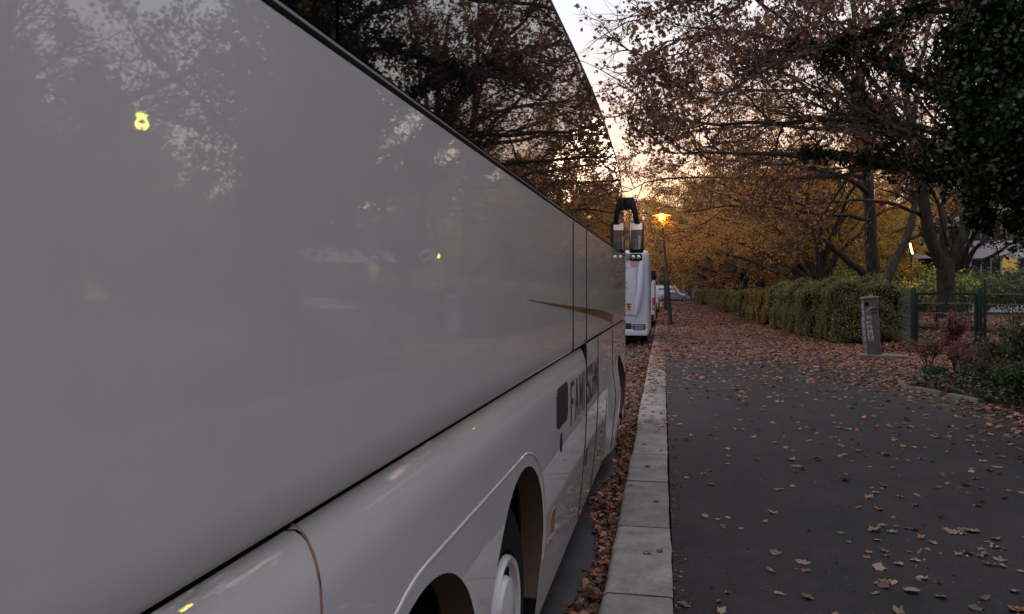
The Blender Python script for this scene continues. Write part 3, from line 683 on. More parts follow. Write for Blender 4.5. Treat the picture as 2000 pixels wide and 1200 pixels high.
# two maples behind the fence, then a row of them
rA = at(1850, 600, 28); rA.z = PZ
A_ = [(px_path([(1850, 620), (1849, 575), (1846, 535), (1846, 505)], 28), .33, .30, 'trunk'),
 (px_path([(1840, 520), (1824, 490), (1810, 440), (1797, 350), (1782, 250), (1765, 150), (1745, 50), (1730, -40)], 28, 27), .235, .06),
 (px_path([(1850, 515), (1842, 460), (1838, 420), (1848, 360), (1868, 290), (1880, 220)], 28, 29), .15, .04),
 (px_path([(1856, 515), (1880, 470), (1895, 420), (1908, 370), (1925, 290), (1940, 200), (1950, 80)], 28, 27), .20, .05),
 (px_path([(1797, 350), (1750, 300), (1680, 270), (1600, 235), (1500, 215), (1420, 200)], 27.5, 22), .10, .02),
 (px_path([(1790, 300), (1740, 200), (1680, 120), (1600, 50), (1520, 10)], 27.5, 22), .11, .02),
 (px_path([(1810, 430), (1760, 400), (1700, 390), (1620, 395), (1550, 400), (1500, 390)], 28, 23), .08, .02),
 (px_path([(1782, 250), (1800, 120), (1830, 0), (1840, -100)], 27.5, 28), .11, .03),
 (px_path([(1850, 480), (1780, 230), (1650, 60), (1560, -60)], 28, 24), .06, .02)]
wd, lm = finish_tree(21, rel(A_, rA), k2=11, k3=8, k4=5, leaves=2.3, leaf=.12, pal=ORANGE[:4] + BROWN, r2=.34, wand=.14, tmin=.3, name='fork_tree')
tree_obj('maple_tree', wd, lm, M['leaf'], 'thick pale trunk forking low into three stems behind the green gate', loc=rA, wm=M['bark_mossy'])
rB = at(1713, 600, 31.5); rB.z = PZ
B_ = [(px_path([(1714, 620), (1712, 580), (1710, 550)], 31.5), .38, .34, 'trunk'),
 (px_path([(1706, 560), (1703, 500), (1701, 430), (1696, 340), (1690, 260), (1680, 150), (1668, 40), (1660, -60)], 31.5, 30), .28, .06),
 (px_path([(1722, 555), (1750, 515), (1776, 455), (1789, 400), (1796, 340), (1800, 260)], 31.5, 33), .21, .05),
 (px_path([(1704, 560), (1690, 532), (1660, 510), (1630, 485), (1590, 462), (1560, 425), (1540, 380), (1515, 330)], 31.5, 30), .17, .04),
 (px_path([(1698, 380), (1650, 340), (1580, 330), (1480, 320), (1400, 310), (1330, 300)], 31, 24), .11, .02),
 (px_path([(1690, 270), (1640, 210), (1560, 160), (1480, 110), (1400, 70)], 30.5, 25), .11, .02),
 (px_path([(1685, 200), (1640, 80), (1590, -20), (1540, -80)], 30, 27), .10, .02),
 (px_path([(1701, 430), (1640, 420), (1560, 410), (1480, 400), (1400, 405), (1340, 415)], 31, 26), .09, .02),
 (px_path([(1690, 300), (1730, 200), (1760, 100), (1770, 0)], 30.5, 31), .10, .02),
 (px_path([(1690, 260), (1600, 250), (1500, 245), (1390, 250), (1310, 265), (1250, 300)], 30.5, 27), .10, .015),
 (px_path([(1697, 350), (1600, 340), (1480, 350), (1380, 345), (1290, 345), (1225, 375)], 31, 29), .09, .015),
 (px_path([(1690, 200), (1580, 180), (1470, 175), (1370, 180), (1300, 190), (1250, 215)], 30.5, 26), .09, .015)]
wd, lm = finish_tree(33, rel(B_, rB), k2=12, k3=9, k4=5, leaves=4.4, leaf=.115, pal=ORANGE[:4] + BROWN, r2=.34, wand=.14, tmin=.3, name='leaning_tree')
tree_obj('maple_tree', wd, lm, M['leaf'], 'upright maple with a dark low limb sweeping left above the hedge corner', loc=rB)

def generic(seed, H, Rc, pal, leaf=.13, leaves=3.4, k2=9, lean=(0, 0), fork=2.2, w=None, nl=9, shape=KITE, name='g'):
    rg = random.Random(seed); st = [([Vector((0, 0, -.1)), Vector((rg.uniform(-.1, .1), 0, fork * .5)), Vector((rg.uniform(-.2, .2), rg.uniform(-.2, .2), fork))], .34, .28, 'trunk')]
    f = st[0][0][-1]
    for i in range(nl):
        a = 2 * pi * (i + rg.uniform(-.3, .3)) / nl; u = rg.uniform(.15, 1); top = fork + (H - fork) * u * .95; rr = Rc * (1 - .65 * (u - .45) ** 2 / .3) * rg.uniform(.8, 1.05) if u > .45 else Rc * rg.uniform(.8, 1)
        b_ = f + Vector((0, 0, (H - fork) * .35 * max(0, u - .3))); e = Vector((cos(a) * rr * (.95 if u < .8 else .5) + lean[0], sin(a) * rr * (.95 if u < .8 else .5) + lean[1], top))
        mid = b_.lerp(e, .5) + Vector((0, 0, .10 * H * (.3 + u))); st.append(([f - Vector((0, 0, .2)), b_.lerp(mid, .25) + Vector((0, 0, .2)), b_.lerp(mid, .6), mid, mid.lerp(e, .55) + Vector((0, 0, .2)), e], rg.uniform(.12, .2), .03))
    return finish_tree(seed, st, k2=k2, k3=7, k4=4, leaves=leaves, leaf=leaf, pal=pal, w=w, r2=.38, wand=.17, tmin=.3, name=name, shape=shape, cap_len=3.8)
VAR = {}
VAR['brown'] = generic(101, 12.5, 8.6, BROWN + ORANGE[:3], leaves=11, lean=(-2.4, 0), nl=12, name='brown_tree')
VAR['orange'] = generic(102, 12.5, 8.2, ORANGE + GOLD[:2], leaves=11, lean=(-2.2, 0), nl=12, name='orange_tree')
VAR['gold'] = generic(103, 10.5, 6.6, GOLD, leaves=10, leaf=.16, nl=14, name='gold_tree')
VAR['dim'] = generic(104, 11.5, 6.2, BROWN[:3] + GREEN[:3], leaves=8, leaf=.16, nl=11, name='dim_tree')
VAR['bare'] = generic(105, 13.5, 6.8, BROWN, leaves=1.6, leaf=.14, nl=12, name='bare_tree')
def plant(kind, x, y, rz, sc, label, group):
    wd, lm = VAR[kind]
    return tree_obj({'brown': 'maple_tree', 'orange': 'maple_tree', 'gold': 'golden_maple_tree', 'dim': 'bushy_tree', 'bare': 'maple_tree'}[kind], wd, lm, M['leaf'], label, 'tree', group, (x, y, PZ - .02), rz, sc)
g1 = 'maples in the row behind the hedge'
words = ['third', 'fourth', 'fifth', 'sixth', 'seventh', 'eighth', 'ninth', 'tenth', 'eleventh', 'twelfth']
row = [('orange', 7.4, 39.5, .2, .8), ('orange', 7.6, 46, .4, .95), ('brown', 7.4, 53, -.24, 1.0), ('orange', 7.2, 60, -.5, 1.0), ('brown', 7.0, 68, .5, 1.05), ('orange', 6.9, 77, -.3, 1.0), ('brown', 6.8, 86, .1, 1.05), ('orange', 6.7, 95, .7, 1.0), ('brown', 6.7, 105, -.4, 1.1), ('orange', 6.7, 113, 0, 1.1)]
for i, (k, x, y, rz, sc) in enumerate(row):
    plant(k, x, y, rz, sc, f'{"brown" if k == "brown" else "orange"} leaved maple, {words[i]} trunk of the row from the gate', g1)
g2 = 'trees in the garden behind the row'
back = [('gold', 9.0, 43, .3, .72), ('gold', 9.8, 50, 1.5, .8), ('dim', 27, 36, 2, 1.0), ('gold', 11, 60, 2.5, .9), ('dim', 36, 55, .6, 1.0), ('gold', 14, 69, .2, 1.1), ('dim', 21, 60, 3, 1.2), ('gold', 14, 84, 4, 1.15), ('dim', 33, 42, 5, 1.0), ('gold', 15, 100, 1, 1.2), ('dim', 23, 78, 1.2, 1.3), ('dim', 9, 133, 0, 1.2), ('gold', 2, 138, 2, 1.2), ('dim', -5, 136, 4, 1.2), ('dim', 17, 134, 3, 1.3), ('dim', 5, 150, 1, 1.4), ('dim', -13, 142, 2, 1.4)]
nm = {'gold': 'golden', 'dim': 'dull green and brown'}
place = ['right behind the upright maple', 'left of the tube lamp', 'left of the white building', 'beyond the third maple', 'left of the building behind the gold ones', 'beyond the seventh maple', 'deep in the garden behind the golden trees', 'beyond the eighth maple', 'close in front of the white building', 'near the far end of the hedge', 'farthest back behind the hedge', 'behind the silver car on the far corner', 'straight behind the far street lamp', 'beyond the row of parked vehicles', 'behind the far end of the hedge', 'tallest at the end of the street', 'at the left end of the street closing the view']
for (k, x, y, rz, sc), pl in zip(back, place): plant(k, x, y, rz, sc, f'{nm[k]} leaved tree {pl}', g2)
g3 = 'trees across the street'
for i, (k, x, y, rz, sc, pl) in enumerate([('brown', -12, 50, 3.3, 1.0, 'level with the far parked cars'), ('orange', -11.5, 64, 3.6, 1.0, 'behind the parked van'), ('brown', -10.5, 80, 2.8, 1.15, 'second from the street end'), ('orange', -10.5, 100, 3.3, 1.2, 'last before the corner')]):
    plant(k, x, y, rz, sc, f'tree across the street, {pl}', g3)
# trees abreast of the coach, seen mirrored in its glass and paint
g4 = 'trees beside the coach mirrored in its windows'
for k, x, y, rz, sc, pl in [('bare', 15, 15.0, 1, 1.0, 'behind the ivy tree'), ('dim', 13.2, 5.0, 2, 1.0, 'closest behind the planting bed'), ('bare', 12.5, -1.5, 4, 1.05, 'abreast of the rear wheels'), ('dim', 11.5, -9, 0, 1.0, 'behind the photographer'), ('dim', 15.5, 10, 5, 1.1, 'deeper in the garden'), ('dim', 17, 1, 1, 1.1, 'in the second rank'), ('dim', 21, 17, 2, 1.2, 'large one in the third rank'), ('dim', 25, 7, 3, 1.3, 'tallest of all'), ('dim', 24, -4, 0, 1.2, 'farthest of all'), ('gold', 20, 20, 1, 1.0, 'golden leaved'), ('dim', 4, -24, 2, 1.2, 'right behind on the pavement side'), ('brown', -13, -20, 2, 1.2, 'behind across the street'), ('dim', 8, -38, 1, 1.3, 'far behind'), ('dim', -12, -42, 0, 1.3, 'farthest behind across the street')]:
    plant(k, x, y, rz, sc, f'tree right of the picture mirrored in the coach, {pl}', g4)

# ------------------------------------------------------------------ hedge
def hedge(name, x0, x1, y0, y1, h, pal, n, label, leaf=.07, group='sections of the hedge', seed=1, lean=0):
    rg = np.random.default_rng(seed); t_ = empty(name, ((x0 + x1) / 2, (y0 + y1) / 2, PZ), 0, label, 'hedge', group)
    hx, hy = (x1 - x0) / 2, (y1 - y0) / 2
    def wrapP(u, v, w_):  # superellipsoid box surface
        d = unit(np.stack([u, v, w_], 1)); p = 5.0; r_ = (np.abs(d) ** p).sum(1) ** (-1 / p); q = d * r_[:, None]
        q = q * np.array([hx, hy, h / 2]); q[:, 2] += h / 2
        lump = .11 * np.sin(q[:, 0] * 3.1 + q[:, 1] * 2.3 + seed) + .09 * np.sin(q[:, 1] * 5.3 + q[:, 2] * 4.1 + seed * 2) + .06 * np.sin(q[:, 2] * 9 + q[:, 0] * 7) + .05 * np.sin(q[:, 1] * 11.0 + q[:, 2] * 6)
        return q, d, lump
    v = rg.normal(size=(n, 3)) * np.array([1, 1, 1]); v[:, 2] = np.abs(v[:, 2]) * 1.0 - .9 * rg.uniform(0, 1, n)
    v *= np.array([1.0, 1.0, 1.0]); m_ = rg.uniform(-1, 1, (n, 3)); face = rg.choice(3, n, p=[.5, .25 if hy < 3 else .12, .25 if hy < 3 else .38]); sg = np.where(rg.uniform(size=n) < .5, -1, 1); sg = np.where(face == 2, 1, np.where(face == 0, np.where(rg.uniform(size=n) < .8, -1, 1), np.where(rg.uniform(size=n) < .85, -1, 1)))
    m_[np.arange(n), face] = sg
    q, d, lump = wrapP(m_[:, 0], m_[:, 1], m_[:, 2])
    P = q + d * (lump + rg.normal(0, .05, n) - .02)[:, None]; P[:, 2] = np.maximum(P[:, 2], .02)
    me = leaf_mesh('foliage', rg, P, leaf, OVAL, pal); link('foliage', me, M['hedge'], t_)
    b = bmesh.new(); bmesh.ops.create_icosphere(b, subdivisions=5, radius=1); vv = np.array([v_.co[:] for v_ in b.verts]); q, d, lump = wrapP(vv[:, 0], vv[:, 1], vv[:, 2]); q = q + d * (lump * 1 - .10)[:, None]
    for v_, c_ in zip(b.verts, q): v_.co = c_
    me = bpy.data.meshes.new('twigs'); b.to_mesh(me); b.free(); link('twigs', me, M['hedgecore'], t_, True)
    return t_
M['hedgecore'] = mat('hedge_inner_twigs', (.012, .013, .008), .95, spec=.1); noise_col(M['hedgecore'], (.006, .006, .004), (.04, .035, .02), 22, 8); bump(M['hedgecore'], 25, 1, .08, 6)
HG = [(.075, .095, .035), (.10, .115, .045), (.055, .07, .028), (.12, .12, .05), (.15, .10, .05)]
HB = [(.13, .10, .045), (.10, .095, .04), (.18, .12, .05), (.07, .085, .03)]; HO = [(.22, .14, .045), (.15, .12, .045), (.09, .095, .035), (.24, .15, .045)]
hedge('hedge', 5.35, 7.3, 25.9, 29.3, 1.95, HG, 26000, 'tall green hedge block nearest to the grey column', seed=1)
hedge('hedge', 4.95, 6.8, 29.1, 33.0, 1.95, HG, 20000, 'green hedge block second from the grey column, shaggy and mixed with dry leaves', seed=2)
hedge('hedge', 4.85, 6.6, 33.0, 38.2, 1.90, HB + HG[:2], 19000, 'bulging green brown hedge block third from the grey column', seed=3, leaf=.08)
hedge('hedge', 4.75, 6.3, 38.3, 48, 1.6, HO + HB[:2], 22000, 'rusty orange stretch of hedge in the middle of the run', seed=4, leaf=.09)
hedge('hedge', 4.7, 6.2, 48.2, 58, 1.55, HG[:3] + HO[:1], 18000, 'dark green stretch of hedge beyond the rusty orange one', seed=5, leaf=.1)
hedge('hedge', 4.65, 6.1, 58.5, 88, 1.5, HB, 26000, 'long pale brown stretch of hedge near the far end', seed=6, leaf=.12)
hedge('hedge', 4.3, 6.1, 89, 112, 1.75, HG[1:] + HB[:1], 15000, 'farthest green stretch of hedge by the cross street', seed=7, leaf=.14)

# ------------------------------------------------------------------ fence, gate
def mesh_panel(b, p0, p1, h0, h1, rails, wires=True):
    p0, p1 = Vector(p0), Vector(p1); d = (p1 - p0); l = d.length
    for r_ in rails: b.bar(p0 + Vector((0, 0, r_)), p1 + Vector((0, 0, r_)), .03, .035)
    if wires:
        n = int(l / .05)
        for i in range(1, n): q = p0 + d * i / n; b.bar(q + Vector((0, 0, h0)), q + Vector((0, 0, h1)), .004)
f0 = at(1730, 600, 27.5); f1 = gp(1784, 681); f2 = gp(1913, 684); f3 = gp(2120, 690)
for f in (f0, f1, f2, f3): f.z = PZ
fen = empty('mesh_fence', f0, 0, 'dark green wire mesh fence panel running back beside the hedge', 'fence')
def lo(p, r_): return Vector(p) - Vector(r_)
b = MB(); mesh_panel(b, lo(f0, f0), lo(f1, f0), .15, 1.75, (.2, .55, .9, 1.25, 1.6, 1.75)); b.build('wire_panel', M['wire'], fen)
for p in (f0, f0.lerp(f1, .5)): b = MB(); b.box(lo(p, f0) + Vector((-.05, 0, .9)), (.07, .07, 1.85)); b.build('post', M['green'], fen, bevel=.006)
gate = empty('metal_gate', f1, 0, 'green metal gate with horizontal bars between two thick posts', 'gate')
for p in (f1, f2): b = MB(); b.box(lo(p, f1) + Vector((0, 0, .88)), (.12, .12, 1.78)); b.build('gate_post', M['green'], gate, bevel=.008)
ga, gb = f1.lerp(f2, .06), f1.lerp(f2, .94)
b = MB()
for z in (.16, 1.60): b.bar(lo(ga, f1) + Vector((0, 0, z)), lo(gb, f1) + Vector((0, 0, z)), .05, .07)
for u in (0, .5, 1): q = lo(ga.lerp(gb, u), f1); b.bar(q + Vector((0, 0, .17)), q + Vector((0, 0, 1.6)), .05)
b.build('gate_frame', M['green'], gate)
b = MB(); mesh_panel(b, lo(ga, f1), lo(gb, f1), .2, 1.58, (.45, .75, 1.05, 1.33)); b.build('gate_bars', M['wire'], gate)
b = MB(); b.box(lo(f1.lerp(f2, .51), f1) + Vector((0, -.07, 1.02)), (.16, .05, .05)); b.build('handle', M['steel'], gate, bevel=.01)
fen2 = empty('mesh_fence', f2, 0, 'taller wire mesh fence to the right of the gate, partly hidden by shrubs', 'fence')
b = MB(); mesh_panel(b, lo(f2, f2) + Vector((.08, 0, 0)), lo(f3, f2), .1, 1.98, (.4, .7, 1.0, 1.3, 1.6, 1.98)); b.build('wire_panel', M['wire'], fen2)
for u in (.03, 1): b = MB(); b.box(lo(f2.lerp(f3, u), f2) + Vector((.06, 0, 1.0)), (.06, .06, 2.05)); b.build('post', M['green'], fen2, bevel=.006)

# ------------------------------------------------------------------ column with slab, side plate
cp = gp(1708, 700); lean_ = R(4.0)
colm = empty('service_column', cp, R(-17), 'brown and grey sticker covered service column leaning left on a low concrete slab', 'column')
b = MB(); b.box((.20, 0, .05), (1.12, .55, .10)); b.build('concrete_slab', M['concrete'], colm, bevel=.012)
Rl = Matrix.Rotation(-lean_, 3, 'Y')
def cb(name, c, d, m, bev=.006): b = MB(); b.box(Rl @ Vector(c) + Vector((0, 0, .1)), d, Rl); return b.build(name, m, colm, bevel=bev)
cb('front_housing', (.0, .0, .70), (.31, .34, 1.40), M['brown']); cb('side_cover', (-.178, .01, .70), (.05, .36, 1.40), M['greypaint'])
cb('lid', (-.015, 0, 1.425), (.41, .40, .05), M['greypaint'], .018); cb('lid_knob', (.02, 0, 1.47), (.10, .10, .05), M['steel'], .015)
b = MB(); b.lathe(Rl @ Vector((-.08, -.172, 1.27)) + Vector((0, 0, .1)), [(.0, -.004), (.055, -.004), (.06, .003)], 'Y', 18); b.build('slot_hole', M['dark'], colm)
cb('display', (.08, -.174, 1.13), (.14, .01, .05), M['ink'], .002); cb('display', (.08, -.174, 1.05), (.14, .01, .04), M['ink'], .002)
b = MB(); b.box(Rl @ Vector((-.04, -.176, 1.13)) + Vector((0, 0, .1)), (.19, .006, .05), Rl @ Matrix.Rotation(R(-38), 3, 'Y')); b.build('tape_strip', M['greypaint'], colm)
for x, z, w_, h_ in ((-.05, .93, .10, .09), (-.06, .80, .11, .07), (-.055, .69, .12, .10), (-.05, .54, .12, .15), (-.04, .42, .13, .13)):
    s_ = cb('sticker', (x, -.1735, z), (w_, .005, h_), M['paper'], .001); b = MB()
    for k in range(3): b.box(Rl @ Vector((x + random.Random(z * 9 + k).uniform(-.02, .02), -.1775, z - h_ * .3 + k * h_ * .28)) + Vector((0, 0, .1)), (w_ * (.7 - .15 * k), .003, h_ * .13), Rl)
    b.build('sticker_print', M['ink'], s_)
b = MB(); rg = random.Random(4)
for k in range(9): b.box(Rl @ Vector((-.2045 , rg.uniform(-.1, .1), .45 + k * .105)) + Vector((0, 0, .1)), (.004, rg.uniform(.05, .16), rg.uniform(.04, .10)), Rl)
b.build('torn_posters', M['paper'], colm)
for k in range(6): cb('torn_sticker', (-.178 + rg.uniform(-.006, .006), -.1725, .42 + k * .16), (.035, .006, rg.uniform(.05, .11)), M['paper'], .001)
pp = gp(1688, 694)
plate = empty('guard_post', pp, R(-17), 'thin flat grey guard post left of the sticker covered column', 'post')
b = MB(); b.box((0, 0, .50), (.09, .05, 1.0), Matrix.Rotation(R(-3), 3, 'Y')); b.build('flat_bar', M['steel'], plate, bevel=.006)
b = MB(); b.box((0.02, 0, .02), (.18, .14, .03)); b.build('foot_plate', M['steel'], plate, bevel=.005)

# ------------------------------------------------------------------ street lamps
def street_lamp(base, lean, label, hgt=5.35, power=60, group=None, own=None):
    t_ = empty('street_lamp', base, 0, label, 'street lamp', group); Q = Matrix.Rotation(lean, 3, 'Y'); P = lambda x, y_, z: Q @ Vector((x, y_, z))
    b = MB(); b.tube([P(0, 0, -.05), P(0, 0, .02), P(0, 0, 1.0), P(0, 0, 2.2)], [.12, .11, .105, .10], 14); b.tube([P(0, 0, 2.2), P(0, 0, 2.26), P(0, 0, hgt - .45)], [.095, .06, .042], 12); b.build('pole', M['iron'], t_, True)
    b = MB(); b.lathe(P(0, 0, hgt - .34), [(.05, 0), (.12, .02), (.15, .05), (.12, .06)], 'Z', 20); b.build('lamp_collar', M['iron'], t_, True)
    b = MB(); n = 24; b.lathe(P(0, 0, hgt), [(.02, .12), (.10, .10), (.20, .045), (.44, .0), (.45, -.012), (.44, -.012), (.2, .025), (.05, .035)], 'Z', 28); b.build('lamp_hat', M['hat'] if own is None else M['iron'], t_, True)
    b = MB(); b.lathe(P(0, 0, hgt - .20), [(.0, -.10), (.11, -.10), (.15, 0), (.19, .17)], 'Z', 20); b.build('lamp_glass', M['lampglass'] if own is None else own, t_, True)
    b = MB(); b.lathe(P(0, 0, hgt - .14), [(.0, -.08), (.06, -.06), (.075, 0), (.05, .09), (0, .1)], 'Z', 14); b.build('bulb', M['bulb'], t_, True)
    ld = bpy.data.lights.new('lamp_light', 'POINT'); ld.energy = power; ld.color = (1, .55, .10); ld.shadow_soft_size = .12
    lo_ = bpy.data.objects.new('lamp_light', ld); COL.objects.link(lo_); lo_.parent = t_; lo_.location = P(0, 0, hgt - .36)
    return t_
M['hat'] = mat('lamp_hat', (.6, .5, .2), .5); nodes(M['hat'])[1].inputs['Emission Color'].default_value = (1, .62, .05, 1); nodes(M['hat'])[1].inputs['Emission Strength'].default_value = .45
M['lampglass'] = bpy.data.materials.new('lamp_glass'); M['lampglass'].use_nodes = True
t, b = nodes(M['lampglass']); t.nodes.remove(b); tb = t.nodes.new('ShaderNodeBsdfTransparent'); tb.inputs[0].default_value = (1, .75, .3, 1); em = t.nodes.new('ShaderNodeEmission'); em.inputs[0].default_value = (1, .60, .06, 1); em.inputs[1].default_value = 1.6
ads = t.nodes.new('ShaderNodeAddShader'); t.links.new(tb.outputs[0], ads.inputs[0]); t.links.new(em.outputs[0], ads.inputs[1]); t.links.new(ads.outputs[0], t.nodes['Material Output'].inputs[0])
street_lamp(gp(1310, 636), R(-4.6), 'lit yellow street lamp with flat hat leaning left at the kerb', power=12)
pl_ = empty('tree', gp(1300, 606), 0, 'slim dark young tree trunk at the kerb behind the leaning lamp', 'tree')
b = MB(); b.tube([(0, 0, -.1), (.02, 0, 1.2), (-.06, 0, 2.6), (.03, .1, 4.2), (-.1, .2, 6)], [.17, .14, .12, .09, .04], 10); b.tube([(-.04, 0, 2.4), (.5, .2, 3.6), (.9, .4, 5)], [.07, .05, .02], 8); b.tube([(0, 0, 3.1), (-.6, -.1, 4.2), (-.9, .2, 5.2)], [.06, .04, .02], 8); b.build('trunk', M['bark'], pl_, True)
lp = Vector((9.25, 13.3, PZ))
sl = street_lamp(lp, 0, 'lit street lamp off the right of the picture, glinting in the coach paint', hgt=5.22 / .6, power=6, own=emit('greenish_lamp', (.80, 1, .12), 4)); sl.scale = (.6, .6, .6)
# tube lamp in the garden
tp = at(1780, 540, 38); tp.z = PZ
tl = empty('garden_lamp', tp, 0, 'slanted glowing tube lamp among the golden leaves between the two big trunks', 'lamp')
b = MB(); b.tube([(0, 0, 0), (0, 0, 3.3), (-.05, -.05, 3.5)], .035, 8); b.build('pole', M['iron'], tl, True)
b = MB(); b.bar((-.09, -.08, 4.02), (.03, -.08, 3.50), .07); b.build('tube', M['tube'], tl, bevel=.02)

# ------------------------------------------------------------------ building
bl = at(1893, 570, 58); br = at(2170, 570, 54); bl.z = br.z = 0
dirv = (br - bl); dirv.z = 0; Lb = dirv.length; ang = math.atan2(dirv.y, dirv.x)
bld = empty('school_building', bl, ang, 'white flat roofed building with yellow panels and long window bands at the right edge', 'building')
def bb(name, x0, x1, y0, y1, z0, z1, m, parent=None, bev=0): b = MB(); b.box(((x0 + x1) / 2, (y0 + y1) / 2, (z0 + z1) / 2), (x1 - x0, y1 - y0, z1 - z0)); return b.build(name, m, parent or bld, bevel=bev)
bb('core_wall', 0.05, Lb + 10, .25, 10, 0, 7.9, M['render'])
for z in (.2, 4.25, 7.35): bb('spandrel', 0, Lb + 10, 0, .25, z, z + (1.25 if z > .3 else .9), M['render'])
for fl, (z0, z1) in enumerate(((1.1, 4.25), (5.5, 7.35))):
    x = .1; k = 0
    while x < Lb + 8:
        w1 = 2.0; f_ = bb('window', x, x + w1, .10, .245, z0, z1, M['frame'])
        for j in range(3): bb('pane', x + .08 + j * .64, x + .62 + j * .64, .075, .098, z0 + .1, z1 - .1, M['winglass'], f_)
        bb('yellow_panel', x + w1 + .02, x + w1 + .95, .06, .24, z0, z1, M['ochre'] if not (fl == 0 and k == 0) else M['litwin'])
        x += 3.0; k += 1
bb('roof', -.4, Lb + 10.4, -.4, 10.4, 8.6, 8.8, M['render'])
wing = [bb('side_wing', -7.5, -.15, 1.2, 8, 4.35, 5.5, M['render'])]; bb('wing_glazing', -7.3, -.15, 1.6, 8, 0, 4.35, M['winglass']); bb('wing_roof', -7.6, -.15, .9, 8.2, 6.8, 7.6, M['render']); bb('wing_windows', -7.3, -.15, 1.5, 8, 5.5, 6.8, M['winglass'])

ob = empty('garden_building', (39, -8, 0), R(90), 'long pale two storey building off to the right mirrored faintly in the coach', 'building')
b = MB(); b.box((38, -5, 3.6), (76, 10, 7.2)); b.build('wall', M['concrete'], ob); b = MB(); b.box((38, -5, 7.35), (77, 11, .3)); b.build('roof', M['rubber'], ob)
for i in range(20):
    for z in (1.9, 5.1): b = MB(); b.box((2.5 + i * 3.7, .03, z), (2.2, .08, 1.5)); wn = b.build('window', M['frame'], ob); b = MB(); b.box((2.5 + i * 3.7, .08, z), (2.0, .02, 1.3)); b.build('pane', M['winglass'] if (i * 7 + int(z)) % 9 else M['litwin'], wn)
# ------------------------------------------------------------------ vehicles ahead
def wheel_at(parent, c, r_=.34, w_=.22, ax='X'):
    b = MB(); b.lathe(c, [(r_ * .6, -w_ / 2), (r_ * .95, -w_ / 2), (r_, -w_ * .35), (r_, w_ * .35), (r_ * .95, w_ / 2), (r_ * .6, w_ / 2)], ax, 26); wl = b.build('wheel', M['tyre'], parent, True)
    b = MB(); b.lathe(c, [(0, -w_ * .42), (r_ * .2, -w_ * .46), (r_ * .6, -w_ * .40), (r_ * .62, -w_ * .5), (r_ * .62, w_ * .5), (r_ * .6, w_ * .4), (r_ * .2, w_ * .46), (0, w_ * .42)], ax, 26); b.build('rim', M['silver'], wl, True)
mh_ = empty('motorhome', (-.46 - 1.12, 25.8, 0), 0, 'white motorhome parked ahead of the coach with a yellow warning sticker on its back', 'motorhome')
def ring(y_, w_, z0, z1, r_):
    P = []
    for cx, cz, a0 in ((w_ - r_, z1 - r_, 0), (-w_ + r_, z1 - r_, 90), (-w_ + r_ * .6, z0 + r_ * .6, 180), (w_ - r_ * .6, z0 + r_ * .6, 270)):
        for k in range(6): a = R(a0 + 90 * k / 5); rr = r_ if a0 < 170 else r_ * .6; P.append((cx + rr * cos(a), y_, cz + rr * sin(a)))
    return P
def loft2(name, secs, m, parent, ang_=40):
    n = len(secs[0]); V = [p for q in secs for p in q]; Fs = [(i * n + k, i * n + (k + 1) % n, (i + 1) * n + (k + 1) % n, (i + 1) * n + k) for i in range(len(secs) - 1) for k in range(n)]
    Fs += [tuple(reversed(range(n))), tuple((len(secs) - 1) * n + k for k in range(n))]; b = MB(); b.add(V, Fs); return b.build(name, m, parent, smooth=True, ang=ang_)
loft2('body', [ring(.0, 1.03, .42, 3.10, .18), ring(.05, 1.09, .38, 3.14, .16), ring(.16, 1.12, .36, 3.17, .14), ring(5.0, 1.12, .36, 3.17, .14), ring(5.7, 1.10, .40, 3.12, .2), ring(6.6, 1.06, .45, 2.2, .3), ring(7.0, 1.0, .5, 1.3, .25)], M['vanwhite'], mh_)
b = MB(); V = []
b.box((0, -.02, 2.02), (1.40, .04, 1.98)); b.build('rear_door_panel', M['vanwhite'], mh_, bevel=.05)
for sx_ in (-1, 1):
    b = MB(); b.tube([(sx_ * .90, .03, 3.0), (sx_ * .88, -.05, 2.6), (sx_ * .84, -.07, 1.9), (sx_ * .76, -.07, 1.3), (sx_ * .70, -.03, 1.02)], [.07, .10, .11, .10, .05], 12); b.build('corner_rib', M['vanwhite'], mh_, True)
    b = MB(); b.box((sx_ * .80, -.07, .60), (.42, .05, .26)); lc = b.build('light_cluster', M['winglass'], mh_, bevel=.02)
    b = MB()
    for k in range(4): b.box((sx_ * .80, -.10, .51 + k * .058), (.30, .012, .018))
    b.build('light_bars', M['frame'], lc)
    b = MB(); b.lathe((sx_ * .73, -.10, 1.13), [(0, -.012), (.03, -.008), (.04, .01)], 'Y', 12); b.build('marker_lamp', M['paper'], mh_)
    for yy in (1.6, 5.5): wheel_at(mh_, (sx_ * .93, yy, .36), .36, .24)
b = MB(); b.box((0, .0, .45), (2.16, .2, .22)); b.build('bumper', M['vanwhite'], mh_, bevel=.05)
b = MB(); b.box((0, -.06, .60), (1.1, .05, .30)); b.build('number_recess', M['rubber'], mh_, bevel=.01)
b = MB(); b.box((0, -.06, 2.96), (1.7, .06, .20)); b.build('rear_awning', M['greypaint'], mh_, bevel=.02)
b = MB(); b.box((.47, -.045, 1.30), (.17, .006, .25)); st_ = b.build('warning_sticker', M['yellow'], mh_)
b = MB(); b.box((.47, -.050, 1.375), (.14, .003, .05)); b.box((.47, -.050, 1.29), (.11, .003, .07), Matrix.Rotation(R(30), 3, 'Y')); b.box((.47, -.050, 1.20), (.13, .003, .022)); b.build('sticker_print', M['ink'], st_)
b = MB(); b.lathe((.62, -.045, 2.72), [(0, -.006), (.10, -.005), (.11, .0)], 'Y', 20); b.build('round_disc', mat('disc_peach', (.55, .33, .22), .5), mh_)  # flat peach disc high on the rear wall
